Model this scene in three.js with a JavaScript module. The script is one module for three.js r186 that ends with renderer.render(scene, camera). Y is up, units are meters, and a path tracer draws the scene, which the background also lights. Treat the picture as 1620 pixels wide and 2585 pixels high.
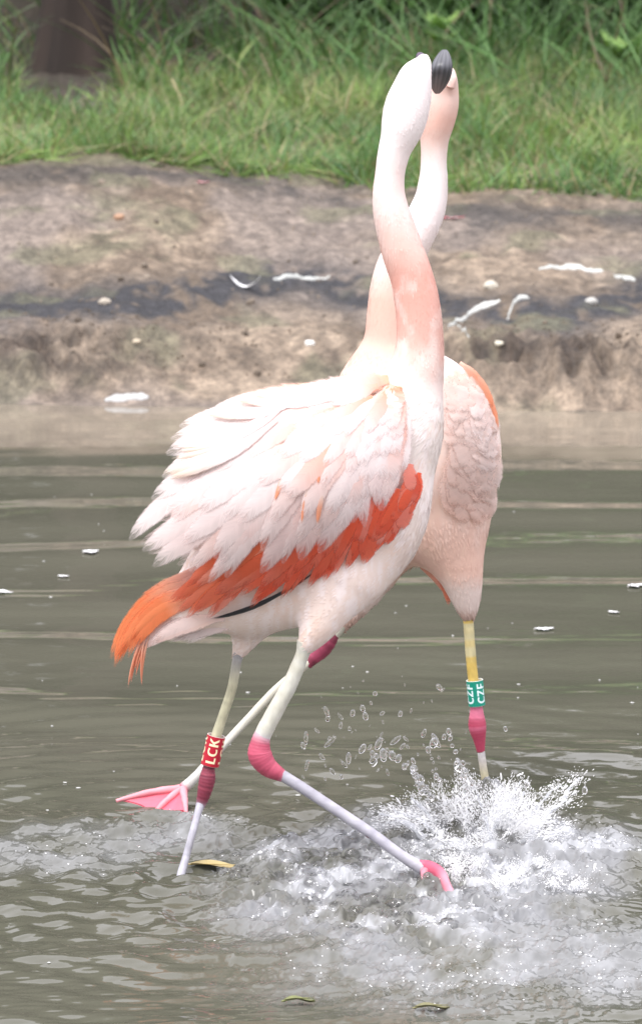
import * as THREE from 'three';
import { mergeGeometries } from 'three/addons/utils/BufferGeometryUtils.js';

// ---------- camera, sky, sun, exposure ----------
const scene = new THREE.Scene();
const EYE = new THREE.Vector3(0, 2.1, 9), AIM = new THREE.Vector3(0, 0.6, 0);
const FOCUS = EYE.distanceTo(AIM), HALF = 0.8393;
const camera = new THREE.PerspectiveCamera(2 * Math.atan(HALF / FOCUS) * 180 / Math.PI, 641 / 1024, 0.1, 600);
camera.position.copy(EYE); camera.lookAt(AIM); camera.updateMatrixWorld(true);
camera.focus = FOCUS - 0.1; camera.userData.fStop = 12;
const renderer = new THREE.WebGLRenderer({ antialias: true });
renderer.toneMapping = THREE.LinearToneMapping; renderer.toneMappingExposure = 2.5;
renderer.shadowMap.enabled = true;
{ // overcast sky: brighter towards the zenith, soft cloud mottling
  const W = 512, H = 256, d = new Float32Array(W * H * 4);
  for (let r = 0; r < H; r++) for (let c = 0; c < W; c++) {
    const up = ((r + 0.5) / H - 0.5) * Math.PI, az = (c + 0.5) / W * 2 * Math.PI, s = Math.max(0, Math.sin(up));
    const m = 1 + 0.06 * Math.sin(az * 3 + 5 * s) * Math.cos(az * 2 - 9 * s);
    const L = 0.95 * (1 + 1.6 * s) / 2.2 * m, i = (r * W + c) * 4;
    d[i] = L * 1.0; d[i + 1] = L * 0.99; d[i + 2] = L * 1.075; d[i + 3] = 1;
  }
  const t = new THREE.DataTexture(d, W, H, THREE.RGBAFormat, THREE.FloatType);
  t.mapping = THREE.EquirectangularReflectionMapping; t.magFilter = THREE.LinearFilter; t.needsUpdate = true;
  scene.background = t; scene.environment = t;
}
const sun = new THREE.DirectionalLight(new THREE.Color(1, 0.975, 0.95), 1.3);
sun.position.set(-3.0, 9, 3.2); sun.target.position.set(0, 0, -1); sun.shadow.radius = 45;
sun.castShadow = true; Object.assign(sun.shadow.camera, { left: -8, right: 8, top: 8, bottom: -8, near: 0.1, far: 40 });
scene.add(sun, sun.target);

// ---------- helpers ----------
function rng(seed) { let a = seed >>> 0; return () => { a = (a + 0x6d2b79f5) | 0; let t = Math.imul(a ^ (a >>> 15), 1 | a); t = (t + Math.imul(t ^ (t >>> 7), 61 | t)) ^ t; return ((t ^ (t >>> 14)) >>> 0) / 4294967296; }; }
const R = rng(7);
const rr = (a, b, f = R) => a + (b - a) * f();
const clamp = (x, a = 0, b = 1) => Math.min(b, Math.max(a, x));
const sstep = (a, b, x) => { const t = clamp((x - a) / (b - a)); return t * t * (3 - 2 * t); };
const mix = (a, b, t) => a + (b - a) * t;
const mix3 = (a, b, t) => [mix(a[0], b[0], t), mix(a[1], b[1], t), mix(a[2], b[2], t)];
const V = (x, y, z) => new THREE.Vector3(x, y, z);
function hash(x, y, z) { let h = Math.imul(x, 374761393) ^ Math.imul(y, 668265263) ^ Math.imul(z, 1274126177); h = Math.imul(h ^ (h >>> 13), 1274126177); return ((h ^ (h >>> 16)) >>> 0) / 4294967296; }
function noise(x, y = 0, z = 0) { // value noise 0..1
  const X = Math.floor(x), Y = Math.floor(y), Z = Math.floor(z); let u = x - X, v = y - Y, w = z - Z;
  u = u * u * (3 - 2 * u); v = v * v * (3 - 2 * v); w = w * w * (3 - 2 * w);
  const l = (a, b, t) => a + (b - a) * t;
  return l(l(l(hash(X, Y, Z), hash(X + 1, Y, Z), u), l(hash(X, Y + 1, Z), hash(X + 1, Y + 1, Z), u), v), l(l(hash(X, Y, Z + 1), hash(X + 1, Y, Z + 1), u), l(hash(X, Y + 1, Z + 1), hash(X + 1, Y + 1, Z + 1), u), v), w);
}
function fbm(x, y = 0, z = 0, o = 4) { let s = 0, a = 0.5, n = 0; for (let i = 0; i < o; i++) { s += a * noise(x, y, z); n += a; x = x * 2.03 + 7.1; y = y * 2.03 + 3.7; z = z * 2.03 + 1.3; a *= 0.5; } return s / n; }
// the photograph is 1620 x 2585; these turn its measures into metres in the scene
const right = V(0, 0, 0), upv = V(0, 0, 0), back = V(0, 0, 0); camera.matrixWorld.extractBasis(right, upv, back);
const K = HALF / FOCUS / (2585 / 2);
function ray(px, py) { return V(0, 0, 0).addScaledVector(right, (px - 810) * K).addScaledVector(upv, (1292.5 - py) * K).sub(back); }
function Q(px, py, z) { const d = ray(px, py), t = (z - EYE.z) / d.z; return V(EYE.x + d.x * t, EYE.y + d.y * t, z); }
function G(px, py, y = 0) { const d = ray(px, py), t = (y - EYE.y) / d.y; return V(EYE.x + d.x * t, y, EYE.z + d.z * t); }
function proj(x, y, z) { const p = V(x, y, z).sub(EYE), w = -p.dot(back); return [810 + p.dot(right) / w / K, 1292.5 - p.dot(upv) / w / K]; }
const scaleAt = (z) => 1 / (Q(810, 1292, z).distanceTo(EYE) * K);    // pixels per metre

const names = {};
function numbered(n) { names[n] = (names[n] ?? -1) + 1; return names[n] ? n + '_' + String(names[n]).padStart(3, '0') : n; }
function tag(o, label, category, group) { Object.assign(o.userData, { label, category }); if (group) o.userData.group = group; return o; }
function shade(o) { o.traverse((m) => { if (m.isMesh) m.castShadow = m.receiveShadow = true; }); return o; }
function top(o, name) { o.name = numbered(name); scene.add(o); return o; }
function part(name, g, m, parent) { const o = new THREE.Mesh(g, m); o.name = name; parent.add(o); return o; }
function group(name, x, y, z) { const o = new THREE.Group(); o.position.set(x, y, z); return top(o, name); }
function geo(pos, idx, col, uv) {
  const g = new THREE.BufferGeometry();
  g.setAttribute('position', new THREE.BufferAttribute(new Float32Array(pos), 3));
  if (col) g.setAttribute('color', new THREE.BufferAttribute(new Float32Array(col), 3));
  if (uv) g.setAttribute('uv', new THREE.BufferAttribute(new Float32Array(uv), 2));
  g.setIndex(new THREE.BufferAttribute(new Uint32Array(idx), 1)); g.computeVertexNormals();
  return g;
}
const std = (o) => new THREE.MeshStandardMaterial(o), phy = (o) => new THREE.MeshPhysicalMaterial(o);
function grid(nx, nz, f, tile) { // f(i, j) -> [x, y, z, r, g, b]
  const pos = new Float32Array(nx * nz * 3), col = new Float32Array(nx * nz * 3), idx = new Uint32Array((nx - 1) * (nz - 1) * 6); let k = 0;
  for (let j = 0; j < nz; j++) for (let i = 0; i < nx; i++) { const v = f(i, j), o = (j * nx + i) * 3; for (let c = 0; c < 3; c++) { pos[o + c] = v[c]; col[o + c] = v[3 + c]; } }
  for (let j = 0; j < nz - 1; j++) for (let i = 0; i < nx - 1; i++) { const a = j * nx + i, b = a + nx; idx.set([a, b, a + 1, a + 1, b, b + 1], k); k += 6; }
  const g = new THREE.BufferGeometry();
  g.setAttribute('position', new THREE.BufferAttribute(pos, 3)); g.setAttribute('color', new THREE.BufferAttribute(col, 3)); g.setIndex(new THREE.BufferAttribute(idx, 1)); g.computeVertexNormals();
  if (tile) { const uv = new Float32Array(nx * nz * 2); for (let i = 0; i < nx * nz; i++) { uv[i * 2] = pos[i * 3] / tile; uv[i * 2 + 1] = pos[i * 3 + 2] / tile; } g.setAttribute('uv', new THREE.BufferAttribute(uv, 2)); }
  return g;
}
function axisValues(lo, a, b, hi, step, grow = 1.25) { // dense between a and b, coarser outside
  const out = []; for (let x = a; x <= b; x += step) out.push(x);
  let s = step, x = out[out.length - 1]; while (x < hi) { s *= grow; x += s; out.push(Math.min(x, hi)); }
  s = step; x = a; while (x > lo) { s *= grow; x -= s; out.unshift(Math.max(x, lo)); }
  return out;
}
// smooth polyline through points with any number of components
function spline(pts, n) {
  const out = [], m = pts.length - 1, at = (i) => pts[clamp(i, 0, m)];
  for (let s = 0; s <= n; s++) {
    const t = s / n * m, i = Math.min(Math.floor(t), m - 1), u = t - i, a = at(i - 1), b = at(i), c = at(i + 1), d = at(i + 2);
    out.push(b.map((_, k) => 0.5 * (2 * b[k] + (c[k] - a[k]) * u + (2 * a[k] - 5 * b[k] + 4 * c[k] - d[k]) * u * u + (3 * b[k] - a[k] - 3 * c[k] + d[k]) * u * u * u)));
  }
  return out;
}
function lerpTable(tb, x) { let i = 0; while (i < tb.length - 2 && tb[i + 1][0] < x) i++; const a = tb[i], b = tb[i + 1], t = clamp((x - a[0]) / (b[0] - a[0])); return a.slice(1).map((v, k) => mix(v, b[k + 1], t)); }
// tapered limb along world points [x, y, z, radius], colour from t, ripple for scales
function limb(pts, color, { n = 40, sides = 14, ripple = 0, waves = 60, flat = 1 } = {}) {
  const c = spline(pts, n), pos = [], col = [], idx = []; let prev = V(0, 0, 1);
  for (let i = 0; i <= n; i++) {
    const a = c[Math.max(0, i - 1)], b = c[Math.min(n, i + 1)], t = V(b[0] - a[0], b[1] - a[1], b[2] - a[2]).normalize();
    const u = prev.clone().addScaledVector(t, -prev.dot(t)).normalize(), w = V(0, 0, 0).crossVectors(t, u); prev = u;
    const r = c[i][3] * (1 + ripple * Math.sin(i / n * waves * 6.283) + ripple * 1.6 * (noise(i * 0.9, n) - 0.5)), k = color(i / n, c[i]);
    for (let s = 0; s < sides; s++) { const q = s / sides * 6.2832, cu = Math.cos(q) * flat, cw = Math.sin(q); pos.push(c[i][0] + r * (u.x * cu + w.x * cw), c[i][1] + r * (u.y * cu + w.y * cw), c[i][2] + r * (u.z * cu + w.z * cw)); const v = 0.84 + 0.24 * noise(i * 0.8, s * 1.1, n) + 0.08 * noise(i * 0.25, s * 0.5, 5); col.push(k[0] * v, k[1] * v, k[2] * v); }
  }
  for (let i = 0; i < n; i++) for (let s = 0; s < sides; s++) { const a = i * sides + s, b = i * sides + (s + 1) % sides; idx.push(a, b, a + sides, b, b + sides, a + sides); }
  for (const [ring, flip] of [[0, 1], [n, 0]]) { const m = pos.length / 3, p = c[ring]; pos.push(p[0], p[1], p[2]); col.push(...color(ring / n, p)); for (let s = 0; s < sides; s++) { const a = ring * sides + s, b = ring * sides + (s + 1) % sides; idx.push(m, ...(flip ? [b, a] : [a, b])); } }
  return geo(pos, idx, col);
}
const PX = (list) => list.map(([px, py, z, r]) => { const p = Q(px, py, z); return [p.x, p.y, p.z, r / scaleAt(z)]; });

// ---------- implicit bodies: chains of round cones joined smoothly, meshed with surface nets ----------
function bodyField(chains, k, cell) {
  const prims = []; let lo = V(9, 9, 9), hi = V(-9, -9, -9);
  for (const ch of chains) {
    const { pts, sz = 1, inner = 0.006 } = ch;
    const w = pts.length > 2 ? spline(PX(pts), (pts.length - 1) * 3) : PX(pts);
    for (let i = 0; i + 1 < w.length; i++) { prims.push([...w[i], ...w[i + 1], sz, chains.indexOf(ch), inner]); for (const p of [w[i], w[i + 1]]) { const r = p[3] + 0.03; lo.min(V(p[0] - r, p[1] - r, p[2] - r)); hi.max(V(p[0] + r, p[1] + r, p[2] + r)); } }
  }
  const n = [0, 1, 2].map((c) => Math.ceil((hi.getComponent(c) - lo.getComponent(c)) / cell) + 2), f = new Float32Array(n[0] * n[1] * n[2]).fill(0.2);
  const L = lo.toArray(), tmp = new Float32Array(f.length).fill(0.2); let chain = 0;
  const fold = () => { for (let o = 0; o < f.length; o++) { const d = tmp[o], e = f[o]; if (d < 0.19) { const g = Math.max(k - Math.abs(e - d), 0) / k; f[o] = Math.min(e, d) - g * g * k * 0.25; } tmp[o] = 0.2; } };
  for (const [ax, ay, az, ar, bx, by, bz, br, sz, which, kk] of prims) {
    if (which !== chain) { fold(); chain = which; }
    const m = 0.05, r = Math.max(ar, br) + m, zz = (Math.min(az, bz) + Math.max(az, bz)) / 2;
    const R0 = [Math.min(ax, bx) - r, Math.min(ay, by) - r, Math.min(az, bz) - r], R1 = [Math.max(ax, bx) + r, Math.max(ay, by) + r, Math.max(az, bz) + r];
    const i0 = R0.map((v, c) => clamp(Math.floor((v - L[c]) / cell), 0, n[c] - 1)), i1 = R1.map((v, c) => clamp(Math.ceil((v - L[c]) / cell), 0, n[c] - 1));
    const ex = bx - ax, ey = by - ay, ez = (bz - az) / sz, ee = ex * ex + ey * ey + ez * ez + 1e-12;
    for (let z = i0[2]; z <= i1[2]; z++) for (let y = i0[1]; y <= i1[1]; y++) for (let x = i0[0]; x <= i1[0]; x++) {
      const px = L[0] + x * cell - ax, py = L[1] + y * cell - ay, pz = (L[2] + z * cell - az) / sz, h = clamp((px * ex + py * ey + pz * ez) / ee);
      const qx = px - ex * h, qy = py - ey * h, qz = pz - ez * h, d = Math.sqrt(qx * qx + qy * qy + qz * qz) - (ar + (br - ar) * h), o = (z * n[1] + y) * n[0] + x, e = tmp[o];
      const g = Math.max(kk - Math.abs(e - d), 0) / kk; tmp[o] = Math.min(e, d) - g * g * kk * 0.25;
    }
  }
  fold();
  return { f, n, L, cell,
    front(x, y) { // nearest surface towards +z at that place, or null
      const i = Math.round((x - L[0]) / cell), j = Math.round((y - L[1]) / cell); if (i < 0 || j < 0 || i >= n[0] || j >= n[1]) return null;
      for (let z = n[2] - 1; z > 0; z--) { const a = f[(z * n[1] + j) * n[0] + i]; if (a < 0) { const b = f[((z + 1) * n[1] + j) * n[0] + i]; return L[2] + (z + a / (a - b)) * cell; } }
      return null;
    } };
}
function netMesh({ f, n, L, cell }, color) {
  const [nx, ny, nz] = n, id = new Int32Array(nx * ny * nz).fill(-1), pos = [], idx = [], at = (x, y, z) => (z * ny + y) * nx + x;
  for (let z = 0; z < nz - 1; z++) for (let y = 0; y < ny - 1; y++) for (let x = 0; x < nx - 1; x++) {
    let c = 0, sx = 0, sy = 0, sz = 0, inside = 0; const v = [];
    for (let q = 0; q < 8; q++) { const w = f[at(x + (q & 1), y + (q >> 1 & 1), z + (q >> 2))]; v.push(w); inside += w < 0; }
    if (!inside || inside === 8) continue;
    for (let a = 0; a < 8; a++) for (const b of [1, 2, 4]) { if (a & b) continue; const p = v[a], q = v[a | b]; if ((p < 0) === (q < 0)) continue; const t = p / (p - q); sx += (a & 1) + (b === 1 ? t : 0); sy += (a >> 1 & 1) + (b === 2 ? t : 0); sz += (a >> 2) + (b === 4 ? t : 0); c++; }
    id[at(x, y, z)] = pos.length / 3; pos.push(L[0] + (x + sx / c) * cell, L[1] + (y + sy / c) * cell, L[2] + (z + sz / c) * cell);
  }
  const quad = (a, b, c, d, flip) => { if (a < 0 || b < 0 || c < 0 || d < 0) return; if (flip) idx.push(a, c, b, c, a, d); else idx.push(a, b, c, c, d, a); };
  for (let z = 1; z < nz - 1; z++) for (let y = 1; y < ny - 1; y++) for (let x = 1; x < nx - 1; x++) {
    const s = f[at(x, y, z)] < 0;
    if (s !== f[at(x + 1, y, z)] < 0) quad(id[at(x, y - 1, z - 1)], id[at(x, y, z - 1)], id[at(x, y, z)], id[at(x, y - 1, z)], !s);
    if (s !== f[at(x, y + 1, z)] < 0) quad(id[at(x - 1, y, z - 1)], id[at(x - 1, y, z)], id[at(x, y, z)], id[at(x, y, z - 1)], !s);
    if (s !== f[at(x, y, z + 1)] < 0) quad(id[at(x - 1, y - 1, z)], id[at(x, y - 1, z)], id[at(x, y, z)], id[at(x - 1, y, z)], !s);
  }
  const nv = pos.length / 3, cnt = new Uint8Array(nv); // light smoothing
  for (let pass = 0; pass < 2; pass++) { const acc = new Float64Array(nv * 3); cnt.fill(0); for (let t = 0; t < idx.length; t += 3) for (let e = 0; e < 3; e++) { const a = idx[t + e], b = idx[t + (e + 1) % 3]; for (let c = 0; c < 3; c++) { acc[a * 3 + c] += pos[b * 3 + c]; } cnt[a]++; } for (let i = 0; i < nv; i++) if (cnt[i]) for (let c = 0; c < 3; c++) pos[i * 3 + c] = mix(pos[i * 3 + c], acc[i * 3 + c] / cnt[i], 0.5); }
  const col = []; for (let i = 0; i < nv; i++) { const [px, py] = proj(pos[i * 3], pos[i * 3 + 1], pos[i * 3 + 2]); col.push(...color(px, py, pos[i * 3], pos[i * 3 + 1], pos[i * 3 + 2])); }
  return geo(pos, idx, col);
}

// ---------- bank, ground ----------
const SHORE = G(810, 1028).z;
function shoreAt(x) { return SHORE + 0.10 * Math.sin(x * 1.7 + 0.6) + 0.07 * (fbm(x * 3.1, 5.2) - 0.5); }
const [gritTex, speckTex] = [0, 1].map((which) => { // tiling grain of the mud: height and colour specks, 0.7 m a tile
  const N = 512, d = new Uint8Array(N * N * 4);
  const pn = (x, y, f, s) => { const X = x / N * f, Y = y / N * f, xi = Math.floor(X), yi = Math.floor(Y), u = X - xi, v = Y - yi, w = (i, j) => hash(((xi + i) % f + f) % f, ((yi + j) % f + f) % f, s), a = u * u * (3 - 2 * u), b = v * v * (3 - 2 * v); return mix(mix(w(0, 0), w(1, 0), a), mix(w(0, 1), w(1, 1), a), b); };
  for (let y = 0; y < N; y++) for (let x = 0; x < N; x++) { const h = 0.34 * pn(x, y, 24, 1) + 0.30 * pn(x, y, 58, 2) + 0.22 * pn(x, y, 120, 3) + 0.14 * pn(x, y, 220, 4), i = (y * N + x) * 4; const v = which ? clamp(0.72 + 0.52 * (pn(x, y, 40, 6) * 0.35 + pn(x, y, 90, 7) * 0.4 + pn(x, y, 190, 8) * 0.25 - 0.22)) : h; d[i] = d[i + 1] = d[i + 2] = 255 * v; d[i + 3] = 255; }
  const t = new THREE.DataTexture(d, N, N, THREE.RGBAFormat); t.wrapS = t.wrapT = THREE.RepeatWrapping; t.magFilter = THREE.LinearFilter; if (which) t.colorSpace = THREE.SRGBColorSpace; t.needsUpdate = true; return t;
});
const rough = (x) => Math.max(sstep(-0.36, -0.56, x + 0.08 * (noise(x * 9, 2) - 0.5)), sstep(0.24, 0.42, x)) * 0.85 + 0.15; // where the cut edge is crumbly
function bankH(x, z) {
  const d = shoreAt(x) - z; // metres inland
  if (d < -0.4) return -0.35;
  const crumb = fbm(x * 7, z * 6, 3.3, 3) - 0.5, big = fbm(x * 1.3 + 4, z * 1.1, 9.1, 3) - 0.5, rg = rough(x);
  const lip = 0.20 - 0.05 * sstep(0.1, 0.4, x) + 0.10 * (noise(x * 2.6, 2.2) - 0.5) + 0.06 * (noise(x * 9, 7.7) - 0.5);
  let h = d < 0 ? d * 0.35 : 0.022 * sstep(0, 0.1, d) + d * 0.03;
  const face = sstep(lip - 0.14, lip + mix(0.30, 0.10, rg), d);
  h += (0.060 + 0.05 * noise(x * 1.9, 8.8)) * face * (1 + 0.5 * crumb);
  h += 0.13 * rg * face * (1 - sstep(lip + 0.08, lip + 0.3, d)) * (fbm(x * 26, z * 22, 2, 3) - 0.5);
  h += 0.075 * Math.min(Math.max(0, d - lip), 1.6) + 0.012 * Math.max(0, d - lip);
  h += sstep(0.25, 0.8, d) * (0.05 * big + 0.022 * crumb + 0.011 * (fbm(x * 30, z * 22, 1, 3) - 0.5) + 0.007 * (noise(x * 62, z * 44, 6) - 0.5));
  h += sstep(-0.05, 0.2, d) * (0.009 * (noise(x * 22, z * 16, 4) - 0.5));
  h += 0.06 * Math.exp(-(((x + 0.75) / 0.55) ** 2) - ((z + 7.3) / 0.8) ** 2);
  h += 0.22 * sstep(3.0, 6.0, d) * (d - 3.0) * 0.22 + 0.12 * sstep(8, 14, d) * (d - 8);
  return h;
}
function onBank(px, py) { const d = ray(px, py); for (let t = 11; t < 40; t += 0.01) { const x = EYE.x + d.x * t, y = EYE.y + d.y * t, z = EYE.z + d.z * t; if (z < SHORE + 0.4 && y < bankH(x, z)) return V(x, bankH(x, z), z); } return V(0, 0, -8); }
const BANDS = [[20, 770], [350, 735], [760, 715], [1000, 760], [1420, 790], [1620, 740]].map(([a, b]) => { const p = onBank(a, b); return [p.x, shoreAt(p.x) - p.z]; });
const FOOTS = [[0, 445], [450, 440], [800, 490], [1150, 540], [1600, 545]].map(([a, b]) => { const p = onBank(a, b); return [p.x, shoreAt(p.x) - p.z]; });
{
  const xs = axisValues(-120, -1.25, 1.25, 120, 0.0085, 1.3), zs = axisValues(-240, -9.8, SHORE + 0.35, SHORE + 0.7, 0.0105, 1.22);
  const g = grid(xs.length, zs.length, (i, j) => {
    const x = xs[i], z = zs[zs.length - 1 - j], y = bankH(x, z), d = shoreAt(x) - z;
    const n1 = fbm(x * 2.3, z * 1.6, 2, 4), n2 = fbm(x * 8, z * 6, 5, 4), n3 = noise(x * 55, z * 40, 8), n4 = fbm(x * 26, z * 18, 3, 3);
    let c = mix3([0.165, 0.122, 0.085], [0.325, 0.252, 0.182], sstep(0.3, 0.7, n2 * 0.6 + n4 * 0.4));
    c = mix3(c, [0.235, 0.195, 0.170], sstep(0.45, 0.65, n1) * 0.7);
    const bw = 0.16 + 0.22 * noise(x * 1.7, 5), band = Math.exp(-(((d - lerpTable(BANDS, x)[0] - 0.5 * (n1 - 0.5)) / bw) ** 2));        // dark organic ooze
    c = mix3(c, [0.038, 0.037, 0.041], clamp(band * 1.2) * sstep(0.36, 0.56, n2 * 0.45 + n4 * 0.55 + 0.05));
    const band2 = Math.exp(-(((d - lerpTable(FOOTS, x)[0]) / 0.28) ** 2));
    c = mix3(c, [0.05, 0.045, 0.042], band2 * sstep(0.34, 0.56, n2) * 0.85);
    c = mix3(c, [0.155, 0.150, 0.090], sstep(0.56, 0.7, fbm(x * 5 + 9, z * 5, 7, 4)) * 0.6);     // algae
    c = mix3(c, [0.060, 0.042, 0.029], (0.35 + 0.65 * sstep(0.4, 0.65, fbm(x * 22, z * 18, 11, 3))) * rough(x) * Math.exp(-(((d - 0.20) / 0.13) ** 2))); // crumbly soil
    const k = 0.78 + 0.44 * n3; c = c.map((v) => v * k * (0.72 + 0.56 * n4));
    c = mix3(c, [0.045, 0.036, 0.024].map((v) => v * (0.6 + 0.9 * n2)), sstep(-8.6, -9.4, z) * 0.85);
    if (d < 0) c = [0.12, 0.10, 0.075];
    return [x, y, z, ...c];
  }, 0.7);
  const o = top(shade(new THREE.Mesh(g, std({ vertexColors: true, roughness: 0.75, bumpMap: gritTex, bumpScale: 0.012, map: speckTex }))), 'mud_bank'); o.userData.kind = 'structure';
}

// ---------- water ----------
const src = [[1205, 2105], [1090, 2235], [455, 2212], [400, 2090], [700, 2300], [1350, 2260]].map(([a, b]) => G(a, b));
function ell(px, py, cx, cy, rx, ry) { return Math.hypot((px - cx) / rx, (py - cy) / ry); }
function churnMask(px, py) {
  const w = 60 * (fbm(px / 120, py / 60, 4, 3) - 0.5), x = px + w * 3, y = py + w;
  let m = 1 - sstep(0.55, 1.12, ell(x, y, 1040, 2250, 560, 215));
  m = Math.max(m, 0.9 * (1 - sstep(0.5, 1.15, ell(x, y, 1250, 2150, 430, 110))));
  m = Math.max(m, 0.55 * (1 - sstep(0.4, 1.15, ell(x, y, 460, 2100, 260, 60))));
  m = Math.max(m, 0.42 * (1 - sstep(0.2, 1.15, ell(x, y, 150, 2150, 340, 85))));
  m = Math.max(m, 0.55 * (1 - sstep(0.4, 1.2, ell(x, y, 1250, 2440, 760, 150))));
  return m;
}
function waterH(x, z, m) {
  let h = 0;
  // long lazy swells, crests across the view
  const bend = 0.62 * (noise(x * 0.9, z * 0.7, 2) - 0.5), zz = z + bend * 0.5 + 0.06 * Math.sin(x * 1.9 + z);
  const calm = 0.25 + 0.75 * sstep(SHORE + 0.15, SHORE + 1.5, z);
  h += calm * 0.0062 * Math.sin(zz * 12.0 + x * 0.9) * (0.4 + 0.6 * noise(x * 0.8, z * 0.9, 6)) + calm * 0.0032 * Math.sin(zz * 19 - x * 1.7 + 1.3) * noise(x * 1.1, z * 1.3, 1);
  const near = 0.15 * sstep(-3.6, -1.5, z) + 0.85 * sstep(-1.3, 0.1, z);
  h += near * 0.0125 * (fbm(x * 4.5 + 2, z * 13, 3, 3) - 0.5) + near * 0.0042 * (fbm(x * 9 + 3 * z, z * 40, 5, 3) - 0.5) + near * 0.0012 * (noise(x * 40, z * 120, 6) - 0.5);
  h += 0.0007 * (noise(x * 12, z * 30, 8) - 0.5);
  for (let i = 0; i < src.length; i++) { const r = Math.hypot(x - src[i].x, z - src[i].z); h += 0.0042 * Math.exp(-r * 2.4) * Math.sin(r * (58 + i * 7) + i); }
  const big = fbm(x * 11, z * 7, 1.7, 2), r1 = 1 - Math.abs(2 * fbm(x * 17 + 3, z * 12, 4.1, 3) - 1), r2 = 1 - Math.abs(2 * noise(x * 48, z * 36, 9) - 1), r3 = noise(x * 120, z * 95, 2);
  h += m * (0.022 * (big - 0.45) + 0.020 * (r1 * r1 - 0.5) + 0.0115 * r2 + 0.0068 * r3 + 0.0040 * (1 - Math.abs(2 * noise(x * 210, z * 150, 5) - 1)));
  h += 0.05 * Math.exp(-(((x - src[0].x) / 0.09) ** 2) - ((z - src[0].z) / 0.12) ** 2) * (0.5 + r1) ;
  return h;
}
const foamAt = (x, z, m) => m * m * sstep(0.44, 0.70, fbm(x * 14, z * 9, 6, 3) * 0.5 + fbm(x * 50, z * 34, 3, 3) * 0.5);
{
  const xs = axisValues(-120, -0.60, 0.60, 120, 0.0025, 1.3), zs = axisValues(-4.3, -1.35, 1.12, 60, 0.0040, 1.2);
  const zf = []; for (let z = SHORE - 0.4; z < -1.36; z += 0.012) zf.push(z);
  const zz = zf.concat(zs.filter((z) => z >= -1.351));
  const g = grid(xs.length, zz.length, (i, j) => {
    const x = xs[i], z = zz[j], [px, py] = proj(x, 0, z), m = Math.abs(x) < 2 && z > -2.5 && z < 2.5 ? churnMask(px, py) : 0;
    const f = foamAt(x, z, m), t = fbm(x * 2, z * 2, 3, 3);
    let c = mix3([0.078, 0.078, 0.057], [0.105, 0.100, 0.076], t);
    { const d = z - shoreAt(x), e = 0.78 + 0.35 * (fbm(x * 1.4, 3.3, 2, 3) - 0.5) + 0.25 * (fbm(x * 6, z * 14, 8, 3) - 0.5); c = mix3(c, [0.205, 0.172, 0.132].map((v) => v * (0.5 + 0.6 * fbm(x * 18, z * 7, 4, 3) + 0.5 * fbm(x * 4, z * 5, 14, 3))), (1 - sstep(e - 0.10, e + 0.10, d)) * 0.9); } // bank reflection painted into the water colour as a mottled silt-brown strip
    c = mix3(c, [0.185, 0.188, 0.19], clamp(m * (0.2 + 1.25 * sstep(0.3, 0.65, fbm(x * 9, z * 6, 12, 4)))));
    c = mix3(c, [0.46, 0.47, 0.49], f * 0.75);
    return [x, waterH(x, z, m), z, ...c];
  });
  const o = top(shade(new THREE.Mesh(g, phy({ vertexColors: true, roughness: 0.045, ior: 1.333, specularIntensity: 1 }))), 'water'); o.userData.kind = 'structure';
}

// ---------- feathers ----------
const featherTex = (() => {
  const W = 128, H = 512, d = new Uint8Array(W * H * 4);
  for (let y = 0; y < H; y++) for (let x = 0; x < W; x++) {
    const u = (x + 0.5) / W * 2 - 1, v = (y + 0.5) / H, a = Math.abs(u), side = u < 0 ? 0 : 50;
    const barb = v * 70 - a * 9 + side, s = noise(barb, 0.5, 1), s2 = noise(barb * 3.1, a * 2, 4), s3 = noise(barb * 0.35, a * 1.5, 7);
    let k = 0.93 + 0.05 * s + 0.03 * s2; if (a < 0.035) k = 0.98;
    const soft = 0.18 + 0.30 * s3, tipFade = 1 - sstep(0.84, 1.02, v + 0.10 * (s - 0.5) + 0.08 * (s3 - 0.5));
    let al = (1 - sstep(1 - soft, 1.0, a + 0.14 * (s - 0.5))) * (0.10 + 0.90 * tipFade);
    const i = (y * W + x) * 4; d[i] = d[i + 1] = d[i + 2] = 255 * k; d[i + 3] = 255 * clamp(al);
  }
  const t = new THREE.DataTexture(d, W, H, THREE.RGBAFormat); t.colorSpace = THREE.SRGBColorSpace; t.magFilter = THREE.LinearFilter; t.minFilter = THREE.LinearFilter; t.needsUpdate = true; return t;
})();
const featherMat = phy({ vertexColors: true, map: featherTex, transparent: true, roughness: 0.85, side: THREE.DoubleSide, transmission: 0.35, thickness: 0 });
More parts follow.
